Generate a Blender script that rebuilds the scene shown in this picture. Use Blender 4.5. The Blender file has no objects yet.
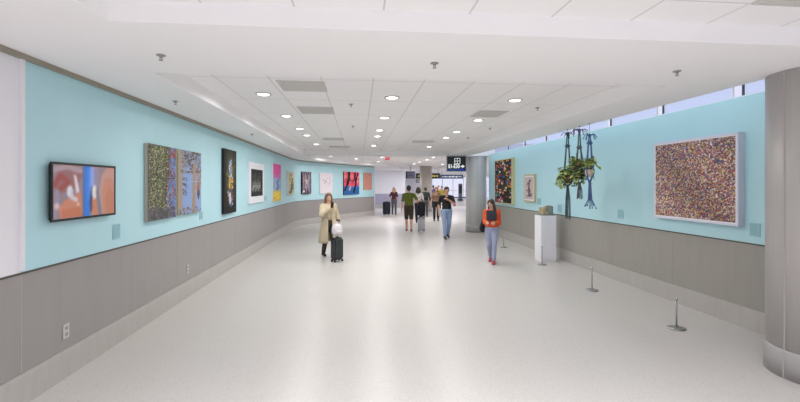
import bpy, bmesh, math, random
import numpy as np
from mathutils import Vector, Matrix
R = math.radians
C = bpy.context.scene.collection
rng = random.Random(7)

# ------------------------------------------------------------------ camera model
F, HY, CZ = 416.0, 184.5, 1.78
YAW = math.atan(41.0 / F)
SN, CS = math.sin(YAW), math.cos(YAW)
def pt(px, py, t):
    u, v = (px - 400) / F, (HY - py) / F
    return Vector((t * (SN + u * CS), t * (CS - u * SN), CZ + t * v))
def on_z(px, py, z): return pt(px, py, (z - CZ) * F / (HY - py))
def floor_pt(px, py): return on_z(px, py, 0.0)
def zy(py, t): return CZ + t * (HY - py) / F

cam = bpy.data.cameras.new('camera'); co = bpy.data.objects.new('camera', cam); C.objects.link(co)
cam.sensor_width = 36; cam.lens = F / 800 * 36; cam.shift_y = -(201 - HY) / 800
co.location = (0, 0, CZ); co.rotation_euler = (R(90), 0, -YAW)
cam.clip_start = 0.05; cam.clip_end = 300
bpy.context.scene.camera = co

# ------------------------------------------------------------------ materials
def lin(c): return tuple(((x / 255) / 12.92 if x / 255 <= .04045 else ((x / 255 + .055) / 1.055) ** 2.4) for x in c)
def mat(name, rgb, rough=.6, metal=0., emit=None, es=0., spec=.5):
    m = bpy.data.materials.new(name); m.use_nodes = True
    b = m.node_tree.nodes['Principled BSDF']
    b.inputs['Base Color'].default_value = (*lin(rgb), 1)
    b.inputs['Roughness'].default_value = rough; b.inputs['Metallic'].default_value = metal
    b.inputs['Specular IOR Level'].default_value = spec
    if emit: b.inputs['Emission Color'].default_value = (*lin(emit), 1); b.inputs['Emission Strength'].default_value = es
    return m
def noisy(name, rgb, rgb2, scale=40, rough=.6, metal=0., detail=3, stretch=(1, 1, 1), lo=.35, hi=.65, bump=0):
    m = mat(name, rgb, rough, metal); nt = m.node_tree; b = nt.nodes['Principled BSDF']
    tc = nt.nodes.new('ShaderNodeTexCoord'); mp = nt.nodes.new('ShaderNodeMapping'); mp.inputs['Scale'].default_value = stretch
    n = nt.nodes.new('ShaderNodeTexNoise'); n.inputs['Scale'].default_value = scale; n.inputs['Detail'].default_value = detail
    r = nt.nodes.new('ShaderNodeValToRGB'); r.color_ramp.elements[0].position = lo; r.color_ramp.elements[1].position = hi
    r.color_ramp.elements[0].color = (*lin(rgb), 1); r.color_ramp.elements[1].color = (*lin(rgb2), 1)
    nt.links.new(tc.outputs['Object'], mp.inputs['Vector']); nt.links.new(mp.outputs[0], n.inputs['Vector'])
    nt.links.new(n.outputs['Fac'], r.inputs['Fac']); nt.links.new(r.outputs[0], b.inputs['Base Color'])
    if bump:
        bp = nt.nodes.new('ShaderNodeBump'); bp.inputs['Strength'].default_value = bump; bp.inputs['Distance'].default_value = .01
        nt.links.new(n.outputs['Fac'], bp.inputs['Height']); nt.links.new(bp.outputs[0], b.inputs['Normal'])
    return m

M = {}
M['ceil'] = noisy('ceiling_paint', (245, 244, 245), (246, 245, 246), 6, .9)
M['teal'] = noisy('teal_vinyl', (180, 220, 228), (183, 222, 230), 3, .55)
M['white_panel'] = mat('white_panel', (232, 231, 236), .5)
M['wains'] = noisy('grey_laminate', (151, 146, 144), (154, 149, 147), 9, .34, 0, 4, (1, 1, .15))
M['wains_r'] = noisy('grey_beige_laminate', (155, 151, 144), (158, 154, 147), 9, .4, 0, 4, (1, 1, .15))
M['base'] = noisy('base_metal', (182, 178, 173), (187, 183, 178), 14, .35, .15, 3, (1, 1, .2))
M['seam'] = mat('seam_strip', (172, 169, 165), .5)
M['darkline'] = mat('dark_reveal', (84, 80, 74), .6)
M['olive_trim'] = mat('olive_metal_trim', (150, 143, 128), .45, .1)
M['column'] = noisy('column_metal', (184, 180, 178), (188, 184, 183), 30, .42, .2, 3, (1, 1, .04)); M['column_grey'] = noisy('column_grey', (206, 206, 206), (210, 210, 210), 30, .45, .05, 3, (1, 1, .04))
M['column_brown'] = noisy('column_beige', (190, 182, 172), (195, 187, 177), 30, .5, .1, 3, (1, 1, .04))
M['colbase'] = mat('column_base_metal', (172, 170, 170), .42, .2)
M['steel'] = mat('brushed_steel', (160, 159, 158), .35, .7)
M['chrome'] = mat('chrome', (205, 205, 208), .22, .9)
M['white'] = mat('white_paint', (235, 234, 240), .5)
M['frame_white'] = mat('white_frame', (238, 238, 242), .45)
M['frame_lilac'] = mat('pale_frame', (214, 214, 228), .45)
M['frame_cream'] = mat('cream_frame', (205, 196, 150), .5)
M['frame_tan'] = mat('tan_frame', (196, 184, 150), .5)
M['canvas_side'] = mat('canvas_edge', (176, 172, 162), .8)
M['black'] = mat('black_plastic', (20, 22, 24), .4)
M['blackfab'] = noisy('black_fabric', (26, 27, 31), (36, 37, 42), 60, .9)
M['vent'] = noisy('vent_grey', (208, 206, 203), (204, 202, 199), 300, .8)
M['slat'] = mat('vent_slat', (212, 210, 206), .7)
M['plate'] = mat('label_plate_paint', (152, 196, 205), .3)
M['plate_text'] = mat('label_print', (130, 174, 184), .6)
M['outlet'] = mat('outlet_plate', (196, 193, 188), .4)
M['outlet_dark'] = mat('outlet_slot', (150, 148, 144), .5)
M['lens'] = mat('lamp_lens', (255, 255, 250), .4, emit=(255, 252, 246), es=6.0)
M['ring'] = mat('lamp_ring', (214, 212, 210), .35, .3)
M['exit'] = mat('exit_red', (224, 104, 110), .4, emit=(236, 100, 108), es=.3)
M['exit_text'] = mat('exit_letters', (255, 190, 190), .4, emit=(255, 190, 190), es=.45)
M['sign_black'] = mat('sign_black', (24, 34, 36), .35)
M['sign_blue'] = mat('sign_blue', (32, 74, 132), .35)
M['sign_tab'] = mat('sign_tab_blue', (30, 60, 190), .4, emit=(30, 60, 200), es=.3)
M['sign_white'] = mat('sign_white', (236, 240, 240), .4, emit=(240, 245, 245), es=.55)
M['sign_yellow'] = mat('sign_yellow', (214, 196, 110), .4, emit=(214, 196, 110), es=.3)
M['sign_frame'] = mat('sign_frame', (186, 187, 198), .4, .1)
M['stone'] = noisy('sculpture_stone', (196, 182, 150), (160, 140, 104), 60, .8, lo=.3, hi=.7)
M['stone_grey'] = noisy('sculpture_grey', (146, 152, 144), (122, 132, 128), 40, .7)
M['stone_dark'] = noisy('sculpture_dark', (92, 104, 108), (78, 90, 94), 40, .7)
M['stone_cream'] = mat('sculpture_cream', (226, 222, 206), .7)
M['mullion'] = mat('mullion_dark', (72, 78, 92), .4)
M['pier'] = mat('window_pier_white', (236, 238, 242), .6)
M['redbag'] = mat('red_cloth', (206, 66, 58), .7)

def floor_mat():
    m = mat('terrazzo', (214, 210, 206), .3, spec=.3); nt = m.node_tree; b = nt.nodes['Principled BSDF']
    tc = nt.nodes.new('ShaderNodeTexCoord')
    v = nt.nodes.new('ShaderNodeTexVoronoi'); v.inputs['Scale'].default_value = 130
    r = nt.nodes.new('ShaderNodeValToRGB')
    e = r.color_ramp.elements; e[0].position = 0; e[0].color = (*lin((178, 173, 169)), 1); e[1].position = 1; e[1].color = (*lin((203, 198, 194)), 1)
    for p, c in ((.10, (190, 185, 180)), (.22, (195, 190, 186)), (.8, (197, 192, 188))): x = e.new(p); x.color = (*lin(c), 1)
    sp = nt.nodes.new('ShaderNodeSeparateColor')
    nt.links.new(tc.outputs['Object'], v.inputs['Vector']); nt.links.new(v.outputs['Color'], sp.inputs[0]); nt.links.new(sp.outputs[0], r.inputs['Fac'])
    n = nt.nodes.new('ShaderNodeTexNoise'); n.inputs['Scale'].default_value = .9; n.inputs['Detail'].default_value = 5
    nt.links.new(tc.outputs['Object'], n.inputs['Vector'])
    mx = nt.nodes.new('ShaderNodeMix'); mx.data_type = 'RGBA'; mx.blend_type = 'MULTIPLY'
    r2 = nt.nodes.new('ShaderNodeValToRGB'); r2.color_ramp.elements[0].color = (.96, .96, .96, 1); r2.color_ramp.elements[1].color = (1, 1, 1, 1)
    nt.links.new(n.outputs['Fac'], r2.inputs['Fac']); mx.inputs['Factor'].default_value = 1
    nt.links.new(r.outputs[0], mx.inputs['A']); nt.links.new(r2.outputs[0], mx.inputs['B'])
    nt.links.new(mx.outputs['Result'], b.inputs['Base Color'])
    mr = nt.nodes.new('ShaderNodeMapRange'); mr.inputs['To Min'].default_value = .27; mr.inputs['To Max'].default_value = .38
    nt.links.new(n.outputs['Fac'], mr.inputs['Value']); nt.links.new(mr.outputs[0], b.inputs['Roughness'])
    return m
M['floor'] = floor_mat()

def tile_mat():
    m = mat('ceiling_tile', (230, 228, 227), .9); nt = m.node_tree; b = nt.nodes['Principled BSDF']
    tc = nt.nodes.new('ShaderNodeTexCoord'); s = nt.nodes.new('ShaderNodeSeparateXYZ'); nt.links.new(tc.outputs['Object'], s.inputs[0])
    outs = []
    for ax, off, per in (('X', -0.04 + 60, .598), ('Y', 0.09 + 60, 1.2)):
        a = nt.nodes.new('ShaderNodeMath'); a.operation = 'ADD'; a.inputs[1].default_value = -off + 600 * per; nt.links.new(s.outputs[ax], a.inputs[0])
        md = nt.nodes.new('ShaderNodeMath'); md.operation = 'MODULO'; md.inputs[1].default_value = per; nt.links.new(a.outputs[0], md.inputs[0])
        lt = nt.nodes.new('ShaderNodeMath'); lt.operation = 'LESS_THAN'; lt.inputs[1].default_value = .014; nt.links.new(md.outputs[0], lt.inputs[0]); outs.append(lt)
    mxx = nt.nodes.new('ShaderNodeMath'); mxx.operation = 'MAXIMUM'; nt.links.new(outs[0].outputs[0], mxx.inputs[0]); nt.links.new(outs[1].outputs[0], mxx.inputs[1])
    mx = nt.nodes.new('ShaderNodeMix'); mx.data_type = 'RGBA'; mx.inputs['A'].default_value = (*lin((245, 244, 245)), 1); mx.inputs['B'].default_value = (*lin((216, 214, 214)), 1)
    nt.links.new(mxx.outputs[0], mx.inputs['Factor']); nt.links.new(mx.outputs['Result'], b.inputs['Base Color'])
    return m
M['tile'] = tile_mat()

def glass_mat(name, tint):
    m = bpy.data.materials.new(name); m.use_nodes = True; nt = m.node_tree; nt.nodes.clear()
    o = nt.nodes.new('ShaderNodeOutputMaterial'); mx = nt.nodes.new('ShaderNodeMixShader'); t = nt.nodes.new('ShaderNodeBsdfTransparent')
    g = nt.nodes.new('ShaderNodeBsdfGlossy'); g.inputs['Roughness'].default_value = .02; t.inputs[0].default_value = (*tint, 1)
    mx.inputs[0].default_value = .05
    nt.links.new(t.outputs[0], mx.inputs[1]); nt.links.new(g.outputs[0], mx.inputs[2]); nt.links.new(mx.outputs[0], o.inputs[0])
    return m
M['glass'] = glass_mat('window_glass', (.97, .97, 1)); M['glass_tint'] = glass_mat('tinted_window_glass', (.83, .875, .97))
def paint_mat(name, rough=.5, emit=0.):
    m = bpy.data.materials.new(name); m.use_nodes = True; nt = m.node_tree; b = nt.nodes['Principled BSDF']
    a = nt.nodes.new('ShaderNodeAttribute'); a.attribute_name = 'paint'
    nt.links.new(a.outputs['Color'], b.inputs['Base Color']); b.inputs['Roughness'].default_value = rough; b.inputs['Specular IOR Level'].default_value = .15
    if emit:
        nt.links.new(a.outputs['Color'], b.inputs['Emission Color']); b.inputs['Emission Strength'].default_value = emit
        b.inputs['Base Color'].default_value = (0.02, .02, .02, 1); nt.links.remove(b.inputs['Base Color'].links[0])
    return m
M['paint'] = paint_mat('artwork_paint', .55); M['screen'] = paint_mat('screen_picture', .15, .95)

# ------------------------------------------------------------------ mesh helpers
def bm_box(bm, c, s, rot=None, mi=0, bev=0):
    b2 = bmesh.new(); bmesh.ops.create_cube(b2, size=1)
    for v in b2.verts: v.co = Vector((v.co.x * s[0], v.co.y * s[1], v.co.z * s[2]))
    if bev: bmesh.ops.bevel(b2, geom=list(b2.edges), offset=bev, segments=2, affect='EDGES')
    mtx = Matrix.Translation(c) @ (rot.to_4x4() if rot else Matrix())
    merge(bm, b2, mtx, mi)
def merge(bm, b2, mtx=Matrix(), mi=0, smooth=False):
    mp = {}
    for v in b2.verts: mp[v] = bm.verts.new(mtx @ v.co)
    for f in b2.faces:
        try:
            nf = bm.faces.new([mp[v] for v in f.verts]); nf.material_index = mi or f.material_index; nf.smooth = smooth or f.smooth
        except ValueError: pass
    b2.free()
def bm_cyl(bm, p0, p1, r0, r1=None, seg=16, mi=0, caps=True):
    r1 = r0 if r1 is None else r1; p0, p1 = Vector(p0), Vector(p1); d = p1 - p0
    b2 = bmesh.new(); bmesh.ops.create_cone(b2, cap_ends=caps, segments=seg, radius1=r0, radius2=max(r1, 1e-5), depth=d.length)
    for f in b2.faces: f.smooth = len(f.verts) == 4
    merge(bm, b2, Matrix.Translation((p0 + p1) / 2) @ d.to_track_quat('Z', 'Y').to_matrix().to_4x4(), mi)
def bm_ell(bm, c, r, rot=None, mi=0, sub=2):
    b2 = bmesh.new(); bmesh.ops.create_icosphere(b2, subdivisions=sub, radius=1)
    for v in b2.verts: v.co = Vector((v.co.x * r[0], v.co.y * r[1], v.co.z * r[2]))
    merge(bm, b2, Matrix.Translation(c) @ (rot.to_4x4() if rot else Matrix()), mi, True)
def bm_lathe(bm, prof, c=(0, 0, 0), seg=32, mi=0):
    rings = []
    for r, z in prof: rings.append([bm.verts.new((c[0] + r * math.cos(k * 2 * math.pi / seg), c[1] + r * math.sin(k * 2 * math.pi / seg), c[2] + z)) for k in range(seg)])
    for a, b in zip(rings, rings[1:]):
        for k in range(seg):
            f = bm.faces.new((a[k], a[(k + 1) % seg], b[(k + 1) % seg], b[k])); f.smooth = True; f.material_index = mi
    for rg, fl in ((rings[0], True), (rings[-1], False)):
        f = bm.faces.new(rg[::-1] if fl else rg); f.material_index = mi
def bm_prism(bm, poly, z0, z1, mi=0):
    a = [bm.verts.new((p[0], p[1], z0)) for p in poly]; b = [bm.verts.new((p[0], p[1], z1)) for p in poly]; n = len(poly)
    fs = [bm.faces.new(a[::-1]), bm.faces.new(b)] + [bm.faces.new((a[k], a[(k + 1) % n], b[(k + 1) % n], b[k])) for k in range(n)]
    for f in fs: f.material_index = mi
def obj(name, bm, mats, parent=None, loc=None, rotz=0):
    bmesh.ops.recalc_face_normals(bm, faces=list(bm.faces))
    me = bpy.data.meshes.new(name); bm.to_mesh(me); bm.free()
    for m in (mats if isinstance(mats, (list, tuple)) else [mats]): me.materials.append(M[m] if isinstance(m, str) else m)
    o = bpy.data.objects.new(name, me); C.objects.link(o)
    if parent: o.parent = parent
    if loc is not None: o.location = loc
    if rotz: o.rotation_euler = (0, 0, rotz)
    return o
def tag(o, label, cat, group=None):
    o['label'] = label; o['category'] = cat
    if group: o['group'] = group
    return o
def thing(name, label, cat, loc=(0, 0, 0), rotz=0, group=None):
    o = bpy.data.objects.new(name, None); C.objects.link(o); o.location = loc; o.rotation_euler = (0, 0, rotz)
    o.empty_display_size = .1
    return tag(o, label, cat, group)
def struct(name, bm, mats, **k):
    o = obj(name, bm, mats, **k); o['kind'] = 'structure'; return o

# ------------------------------------------------------------------ walls as plan polylines
def left_poly():
    p = [Vector((-2.70, -6)), Vector((-2.70, 3.64)), Vector((-2.70, 16.8))]
    c = Vector((-2.70 + 5.5, 16.8))
    for k in range(1, 13):
        a = R(30) * k / 12; p.append(Vector((c.x - 5.5 * math.cos(a), c.y + 5.5 * math.sin(a))))
    L = 5.72; p.append(p[-1] + L * Vector((.5, .866)))
    return p
LP = left_poly(); RP = [Vector((4.77, 14.95)), Vector((4.77, 2.9))]
def normals(poly, side):           # side +1: right of travel
    ns = []
    for i in range(len(poly)):
        d = (poly[min(i + 1, len(poly) - 1)] - poly[max(i - 1, 0)]).normalized(); ns.append(Vector((d.y, -d.x)) * side)
    return ns
def offset(poly, d, side=1): return [p + n * d for p, n in zip(poly, normals(poly, side))]
def sweep(bm, poly, z0, z1, a, b, side=1, mi=0):   # a: into the corridor, b: behind
    A, B = offset(poly, a, side), offset(poly, b, side); rings = []
    for p, q in zip(A, B): rings.append([bm.verts.new((p.x, p.y, z0)), bm.verts.new((p.x, p.y, z1)), bm.verts.new((q.x, q.y, z1)), bm.verts.new((q.x, q.y, z0))])
    for r0, r1 in zip(rings, rings[1:]):
        for k in range(4): f = bm.faces.new((r0[k], r0[(k + 1) % 4], r1[(k + 1) % 4], r1[k])); f.material_index = mi
    for r in (rings[0], rings[-1]): f = bm.faces.new(r); f.material_index = mi
def cut(poly, y0, y1):             # part of a polyline between two Y values (monotone in Y)
    out = []
    for a, b in zip(poly, poly[1:]):
        for k in range(25):
            p = a.lerp(b, k / 24)
            if min(y0, y1) - 1e-6 <= p.y <= max(y0, y1) + 1e-6 and (not out or (p - out[-1]).length > 1e-3): out.append(p)
    return out
def hit(poly, px, d, side=1):
    u = (px - 400) / F; dx, dy = SN + u * CS, CS - u * SN; P = offset(poly, d, side)
    for a, b in zip(P, P[1:]):
        e = b - a; den = dx * e.y - dy * e.x
        if abs(den) < 1e-9: continue
        t = (a.x * e.y - a.y * e.x) / den; s = (a.x * dy - a.y * dx) / den
        if t > 0 and -1e-4 <= s <= 1.0001: return Vector((t * dx, t * dy)), t
    raise ValueError(px)

WB, WT, WC = .26, 1.065, 2.83
bm = bmesh.new()
sweep(bm, [Vector((-2.70, -6)), Vector((-2.70, 3.62))], WT, 3.2, 0, -.2, 1, 1)
sweep(bm, [Vector((-2.70, 3.62))] + LP[2:], WT, 3.2, 0, -.2, 1, 0)
sweep(bm, [Vector((-2.70, -6))] + LP[2:], 0, WT, .0, -.2, 1, 2)
struct('wall_left', bm, ['teal', 'white_panel', 'wains'])
bm = bmesh.new(); sweep(bm, [Vector((-2.70, -6))] + LP[2:], 0, WB, .018, 0); struct('baseboard_left', bm, 'base')
bm = bmesh.new(); sweep(bm, [Vector((-2.70, -6))] + LP[2:], WC - .045, WC + .02, .03, 0); struct('trim_1', bm, 'olive_trim')
bm = bmesh.new(); sweep(bm, [Vector((-2.70, -6))] + LP[2:], WT - .008, WT + .008, .006, 0); struct('trim_2', bm, 'darkline')
bm = bmesh.new()
for k in range(-4, 9):
    y = 3.62 + 1.46 * k; bm_box(bm, (-2.7045, y, (WB + WT) / 2), (.014, .009, WT - WB - .02))
struct('trim_3', bm, 'seam')
bm = bmesh.new(); bm_box(bm, (-2.69, 3.62, (WT + WC) / 2 - .01), (.022, .035, WC - WT - .07)); struct('trim_4', bm, 'white_panel')

RT = 1.055
bm = bmesh.new()
sweep(bm, RP, RT, 2.88, 0, -.22, 1, 0); sweep(bm, RP, 0, RT, 0, -.22, 1, 1)
struct('wall_right', bm, ['teal', 'wains_r'])
bm = bmesh.new(); sweep(bm, RP, 0, WB, .02, 0); struct('baseboard_right', bm, 'base')
bm = bmesh.new(); sweep(bm, RP, RT - .008, RT + .008, .006, 0); struct('trim_5', bm, 'darkline')
bm = bmesh.new()
for k in range(8): bm_box(bm, (4.7735, 4.42 + 1.5 * k, (WB + RT) / 2), (.012, .008, RT - WB - .02))
struct('trim_6', bm, 'wains_r')
bm = bmesh.new(); bm_box(bm, (4.85, 8.93, 3.5), (.3, 12.1, .12)); struct('wall_right_header', bm, 'ceil')
n = 0
ys = [4.80 - 1.39 + 1.39 * k for k in range(9)]
for a, b in zip(ys, ys[1:]):
    n += 1; y1 = min(b, 14.93)
    bm = bmesh.new()
    bm_box(bm, (4.84, a + .012, 3.16), (.03, .014, .56), mi=0); bm_box(bm, (4.85, a + .165, 3.16), (.02, .012, .56), mi=1)
    bm_box(bm, (4.84, (a + y1) / 2, 2.888), (.1, y1 - a, .016), mi=1); bm_box(bm, (4.84, (a + y1) / 2, 3.43), (.04, y1 - a, .02), mi=1)
    w = struct('window_%d' % n, bm, ['mullion', 'pier'])
    bm = bmesh.new(); bm_box(bm, (4.86, (a + .172 + y1) / 2, 3.16), (.008, y1 - a - .172, .53)); obj('pane', bm, 'glass_tint', w)
    bm = bmesh.new(); bm_box(bm, (4.86, a + .091, 3.16), (.008, .136, .53)); obj('pane', bm, 'glass', w)

# ------------------------------------------------------------------ floor
bm = bmesh.new(); bm_prism(bm, [(-6, -6), (20, -6), (20, 52), (-6, 52)], -.2, 0); struct('floor', bm, 'floor')

# ------------------------------------------------------------------ ceilings
ZT = 3.0
lo = [p for p in LP]
def ltray(y0, y1): return [(p.x, p.y) for p in cut(offset([Vector((-2.70, -6))] + LP[2:], .78), y0, y1)]
bm = bmesh.new()
bm_prism(bm, [(-3.2, -6), (-1.6, -6), (-1.6, 2.84), (-3.2, 2.84)], WC, 3.3)
bm_prism(bm, [(-3.2, 2.84), (4.02, 2.84), (4.02, 4.12), (-3.2, 4.12)], WC, 3.3)
bm_prism(bm, [(-3.2, 4.12), (-1.92, 4.12), (-1.92, 15.0), (-3.2, 15.0)], WC, 3.3)
bm_prism(bm, [(3.25, 4.12), (4.02, 4.12), (4.02, 15.0), (3.25, 15.0)], WC, 3.3)
bm_prism(bm, [(-3.2, 15.0), (4.9, 15.0), (4.9, 15.6), (-3.2, 15.6)], WC, 3.3)
le = cut(offset([Vector((-2.70, -6))] + LP[2:], .78), 15.6, 25)
ed = [Vector((-1.92, 15.6))] + le
for a, b in zip(ed, ed[1:]): bm_prism(bm, [(-3.2, a.y), (a.x, a.y), (b.x, b.y), (-3.2, b.y)], WC, 3.3)
ye = ed[-1].y
bm_prism(bm, [(-3.2, ye), (ed[-1].x, ye), (ed[-1].x + 1.2, 29), (-3.2, 29)], WC, 3.3)
bm_prism(bm, [(-6, 29), (20, 29), (20, 52), (-6, 52)], WC + .02, 3.3)
bm_prism(bm, [(4.9, 15.0), (20, 15.0), (20, 29), (5.6, 29), (4.9, 20)], WC + .02, 3.3)
bm_prism(bm, [(4.02, 2.84), (20, 2.84), (20, 3.15), (4.02, 3.15)], WC, 3.3)
struct('ceiling', bm, 'ceil')
bm = bmesh.new()
bm_prism(bm, [(-1.6, -6), (6, -6), (6, 2.84), (-1.6, 2.84)], 2.97, 3.3)
struct('ceiling_front', bm, 'tile')
bm = bmesh.new(); bm_prism(bm, [(-1.92, 4.12), (3.25, 4.12), (3.25, 15.0), (-1.92, 15.0)], ZT, 3.3); struct('ceiling_middle', bm, 'tile')
bm = bmesh.new(); bm_prism(bm, [(-2.6, 15.6), (5.6, 15.6), (5.6, 29), (-2.6, 29)], ZT + .001, 3.31); struct('ceiling_rear', bm, 'tile')
bm = bmesh.new(); bm_prism(bm, [(4.0, 3.1), (5.1, 3.1), (5.1, 15.0), (4.0, 15.0)], 3.5, 3.6); bm_box(bm, (4.03, 9.0, 3.42), (.04, 12, .3)); struct('ceiling_slot', bm, 'ceil')

# ------------------------------------------------------------------ far hall
bm = bmesh.new(); e = LP[-1]; q = e + Vector((-.866, .5)) * 1.2
sweep(bm, [e + Vector((-.05, .03)), q], 0, 3.0, 0, -.2, -1)
struct('wall_return', bm, 'white_panel')
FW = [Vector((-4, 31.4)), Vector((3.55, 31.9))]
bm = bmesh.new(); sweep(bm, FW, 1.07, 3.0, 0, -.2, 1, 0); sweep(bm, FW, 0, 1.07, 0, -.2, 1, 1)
struct('wall_far', bm, ['white_panel', mat('grey_panel_bluish_light', (168, 166, 190), .4)])  # lower grey panel, with the blue daylight put into its colour
bm = bmesh.new(); sweep(bm, FW, 0, .26, .02, 0); struct('baseboard_far', bm, 'base')
bm = bmesh.new(); sweep(bm, [Vector((3.55, 31.9)), Vector((5.4, 50))], 0, 3.0, 0, -.2, 1); struct('wall_far_side', bm, 'white_panel')
bm = bmesh.new()
bm_box(bm, (6.2, 50.1, 1.45), (2.6, .2, 3.0)); struct('wall_back', bm, 'white_panel')
k = 0
for x0 in np.arange(7.5, 17.9, 1.3):
    k += 1; bm = bmesh.new()
    for zz in (.09, 2.76): bm_box(bm, (x0 + .65, 50, zz), (1.3, .12, .14))
    bm_box(bm, (x0 + .65, 50, 1.05), (1.3, .1, .07))
    bm_box(bm, (x0 + .04, 50, 1.43), (.08, .12, 2.75))
    w = struct('window_%d' % (20 + k), bm, 'pier')
    bm = bmesh.new(); bm_box(bm, (x0 + .68, 50, 1.43), (1.2, .012, 2.55)); obj('pane', bm, 'glass', w)
for j, y0 in enumerate(np.arange(15.4, 50, 2.47)):
    bm = bmesh.new()
    for zz in (.09, 2.76): bm_box(bm, (14.6, y0 + 1.23, zz), (.12, 2.47, .14))
    bm_box(bm, (14.6, y0 + .04, 1.43), (.12, .08, 2.75))
    w = struct('window_%d' % (40 + j), bm, 'pier')
    bm = bmesh.new(); bm_box(bm, (14.6, y0 + 1.27, 1.43), (.012, 2.36, 2.55)); obj('pane', bm, 'glass', w)
bm = bmesh.new(); bm_box(bm, (9.85, 15.07, 1.45), (9.7, .2, 3.0)); struct('wall_cross', bm, 'white_panel')

# ------------------------------------------------------------------ columns
def column(x, y, r, top, m, seams):
    bm = bmesh.new(); bm_lathe(bm, [(r, .0), (r, top)], (x, y, 0), 64, 0)
    for a in seams: bm_box(bm, (x + (r + .001) * math.cos(a), y + (r + .001) * math.sin(a), top / 2 + .13), (.006, .012, top - .27), Matrix.Rotation(a, 3, 'Z'), 1)
    o = struct('column', bm, [m, 'seam'])
    bm = bmesh.new(); bm_lathe(bm, [(r + .012, 0), (r + .012, .25), (r + .006, .258), (r, .26)], (x, y, 0), 64, 0)
    for a in seams: bm_box(bm, (x + (r + .013) * math.cos(a), y + (r + .013) * math.sin(a), .13), (.004, .012, .24), Matrix.Rotation(a, 3, 'Z'), 1)
    obj('column_base', bm, ['colbase', 'seam'], o)
column(4.29, 3.47, .40, 3.5, 'column', [R(-178), R(-58), R(62)])
column(4.42, 15.42, .39, 2.83, 'column_grey', [R(-100), R(-140), R(20), R(140)])
column(4.43, 27.4, .40, 3.0, 'column_brown', [R(-60)])

# ------------------------------------------------------------------ ceiling fittings
LIGHT_W = 16.5
def downlight(p, label, group, power=LIGHT_W, r=.08):
    t = thing('downlight', label, 'ceiling light', p, 0, group)
    bm = bmesh.new(); seg = 32
    bm_lathe(bm, [(r + .03, 0), (r + .03, -.008), (r, -.012), (r - .004, .0)], (0, 0, 0), seg); obj('trim_ring', bm, 'ring', t)
    bm = bmesh.new(); bm_lathe(bm, [(r - .003, -.002), (r - .003, -.009), (r * .7, -.016), (.01, -.018)], (0, 0, 0), seg); obj('lens', bm, 'lens', t)
    l = bpy.data.lights.new('area_light', 'AREA'); l.shape = 'DISK'; l.size = r * 1.9; l.energy = power; l.color = (1, .985, .97); l.spread = R(170)
    lo_ = bpy.data.objects.new('area_light', l); C.objects.link(lo_); lo_.location = p + Vector((0, 0, -.03))
ords = ['nearest', 'second', 'third', 'fourth', 'fifth', 'sixth']
for nm, x, YS in (('left', -1.28, (5.75, 7.53, 9.2, 10.43, 12.7)), ('middle', .46, (5.8, 7.56, 9.3, 10.46, 13.0)), ('right', 2.24, (5.81, 7.68, 9.4, 10.6, 13.2))):
    for i, y in enumerate(YS):
        downlight(Vector((x, y, ZT)), 'round white recessed downlight, %s from the front in the %s row of the ceiling tray' % (ords[i], nm), 'downlights in the long ceiling tray')
far = [(330.5, 156.2, 'beside the curved teal wall'), (356.4, 158.5, 'above the small blue and red paintings'), (382, 157, 'just left of the red exit sign'), (378, 161.4, 'beneath and left of the red exit sign'), (414, 163.7, 'above the hanging departure screen'),
       (419.7, 161.8, 'above the dark directory banner'), (427, 159.6, 'above the beige column'), (433.5, 157, 'left of the gate sign'), (442.5, 164.2, 'low against the left edge of the gate sign')]
for px, py, w in far:
    p = on_z(px, py, ZT if py < 163.3 else 2.85)
    if p.y < 16: p.y = 16.0
    if p.y > 28.9: p.z = 2.85; p = on_z(px, py, 2.85)
    downlight(p, 'small distant round downlight ' + w, 'downlights of the far hall', 22)
for x in (-1.0, .46, 2.24):  # out-of-view lamps, boosted so floor bounce brightens the ceiling
    for y in (1.6, -.1, -1.8, -3.7):
        l = bpy.data.lights.new('area_light', 'AREA'); l.shape = 'DISK'; l.size = .2; l.energy = LIGHT_W * 1.65; l.color = (.96, .97, 1); l.spread = R(128)
        lo_ = bpy.data.objects.new('area_light', l); C.objects.link(lo_); lo_.location = (x, y, 2.95)

def area_light(loc, sx, sy, e, col, aim=(0, 0, -1)):
    l = bpy.data.lights.new('area_light', 'AREA'); l.shape = 'RECTANGLE'; l.size = sx; l.size_y = sy; l.energy = e; l.color = col
    o = bpy.data.objects.new('area_light', l); C.objects.link(o); o.location = loc; o.rotation_euler = Vector(aim).to_track_quat('-Z', 'Y').to_euler()
# fill lights added without fixtures: right wall strips in the slot, and far hall
for y in (4.6, 7.0, 9.4, 11.8, 14.0): area_light((4.12, y, 3.4), 2.2, .06, 6, (.84, .93, 1), (.62, 0, -1.3))
for x, y in ((8, 19), (12, 19), (8, 25), (12, 25), (7.5, 32), (11, 32), (15, 32), (8, 39), (12, 39), (9, 46), (13, 46), (2.2, 28.5), (5, 31)): area_light((x, y, 2.82), .3, 1.2, 70, (.93, .94, 1))
def vent(x0, x1, y0, y1, z, label):
    t = thing('ceiling_vent', label, 'air vent', ((x0 + x1) / 2, (y0 + y1) / 2, z), 0, 'grey ceiling vents'); w, h = x1 - x0, y1 - y0
    bm = bmesh.new()
    for s in (-1, 1): bm_box(bm, (s * (w / 2 - .012), 0, -.006), (.024, h, .012)); bm_box(bm, (0, s * (h / 2 - .012), -.006), (w - .05, .024, .012))
    fr_ = obj('frame', bm, 'vent', t)
    bm = bmesh.new(); bm_box(bm, (0, 0, -.003), (w - .04, h - .04, .006)); obj('backing', bm, 'vent', t)
    bm = bmesh.new(); nn = int((h - .06) / .03)
    for k in range(nn): bm_box(bm, (0, -h / 2 + .04 + k * (h - .08) / max(nn - 1, 1), -.009), (w - .05, .016, .006))
    obj('grille', bm, 'slat', fr_)
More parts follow.
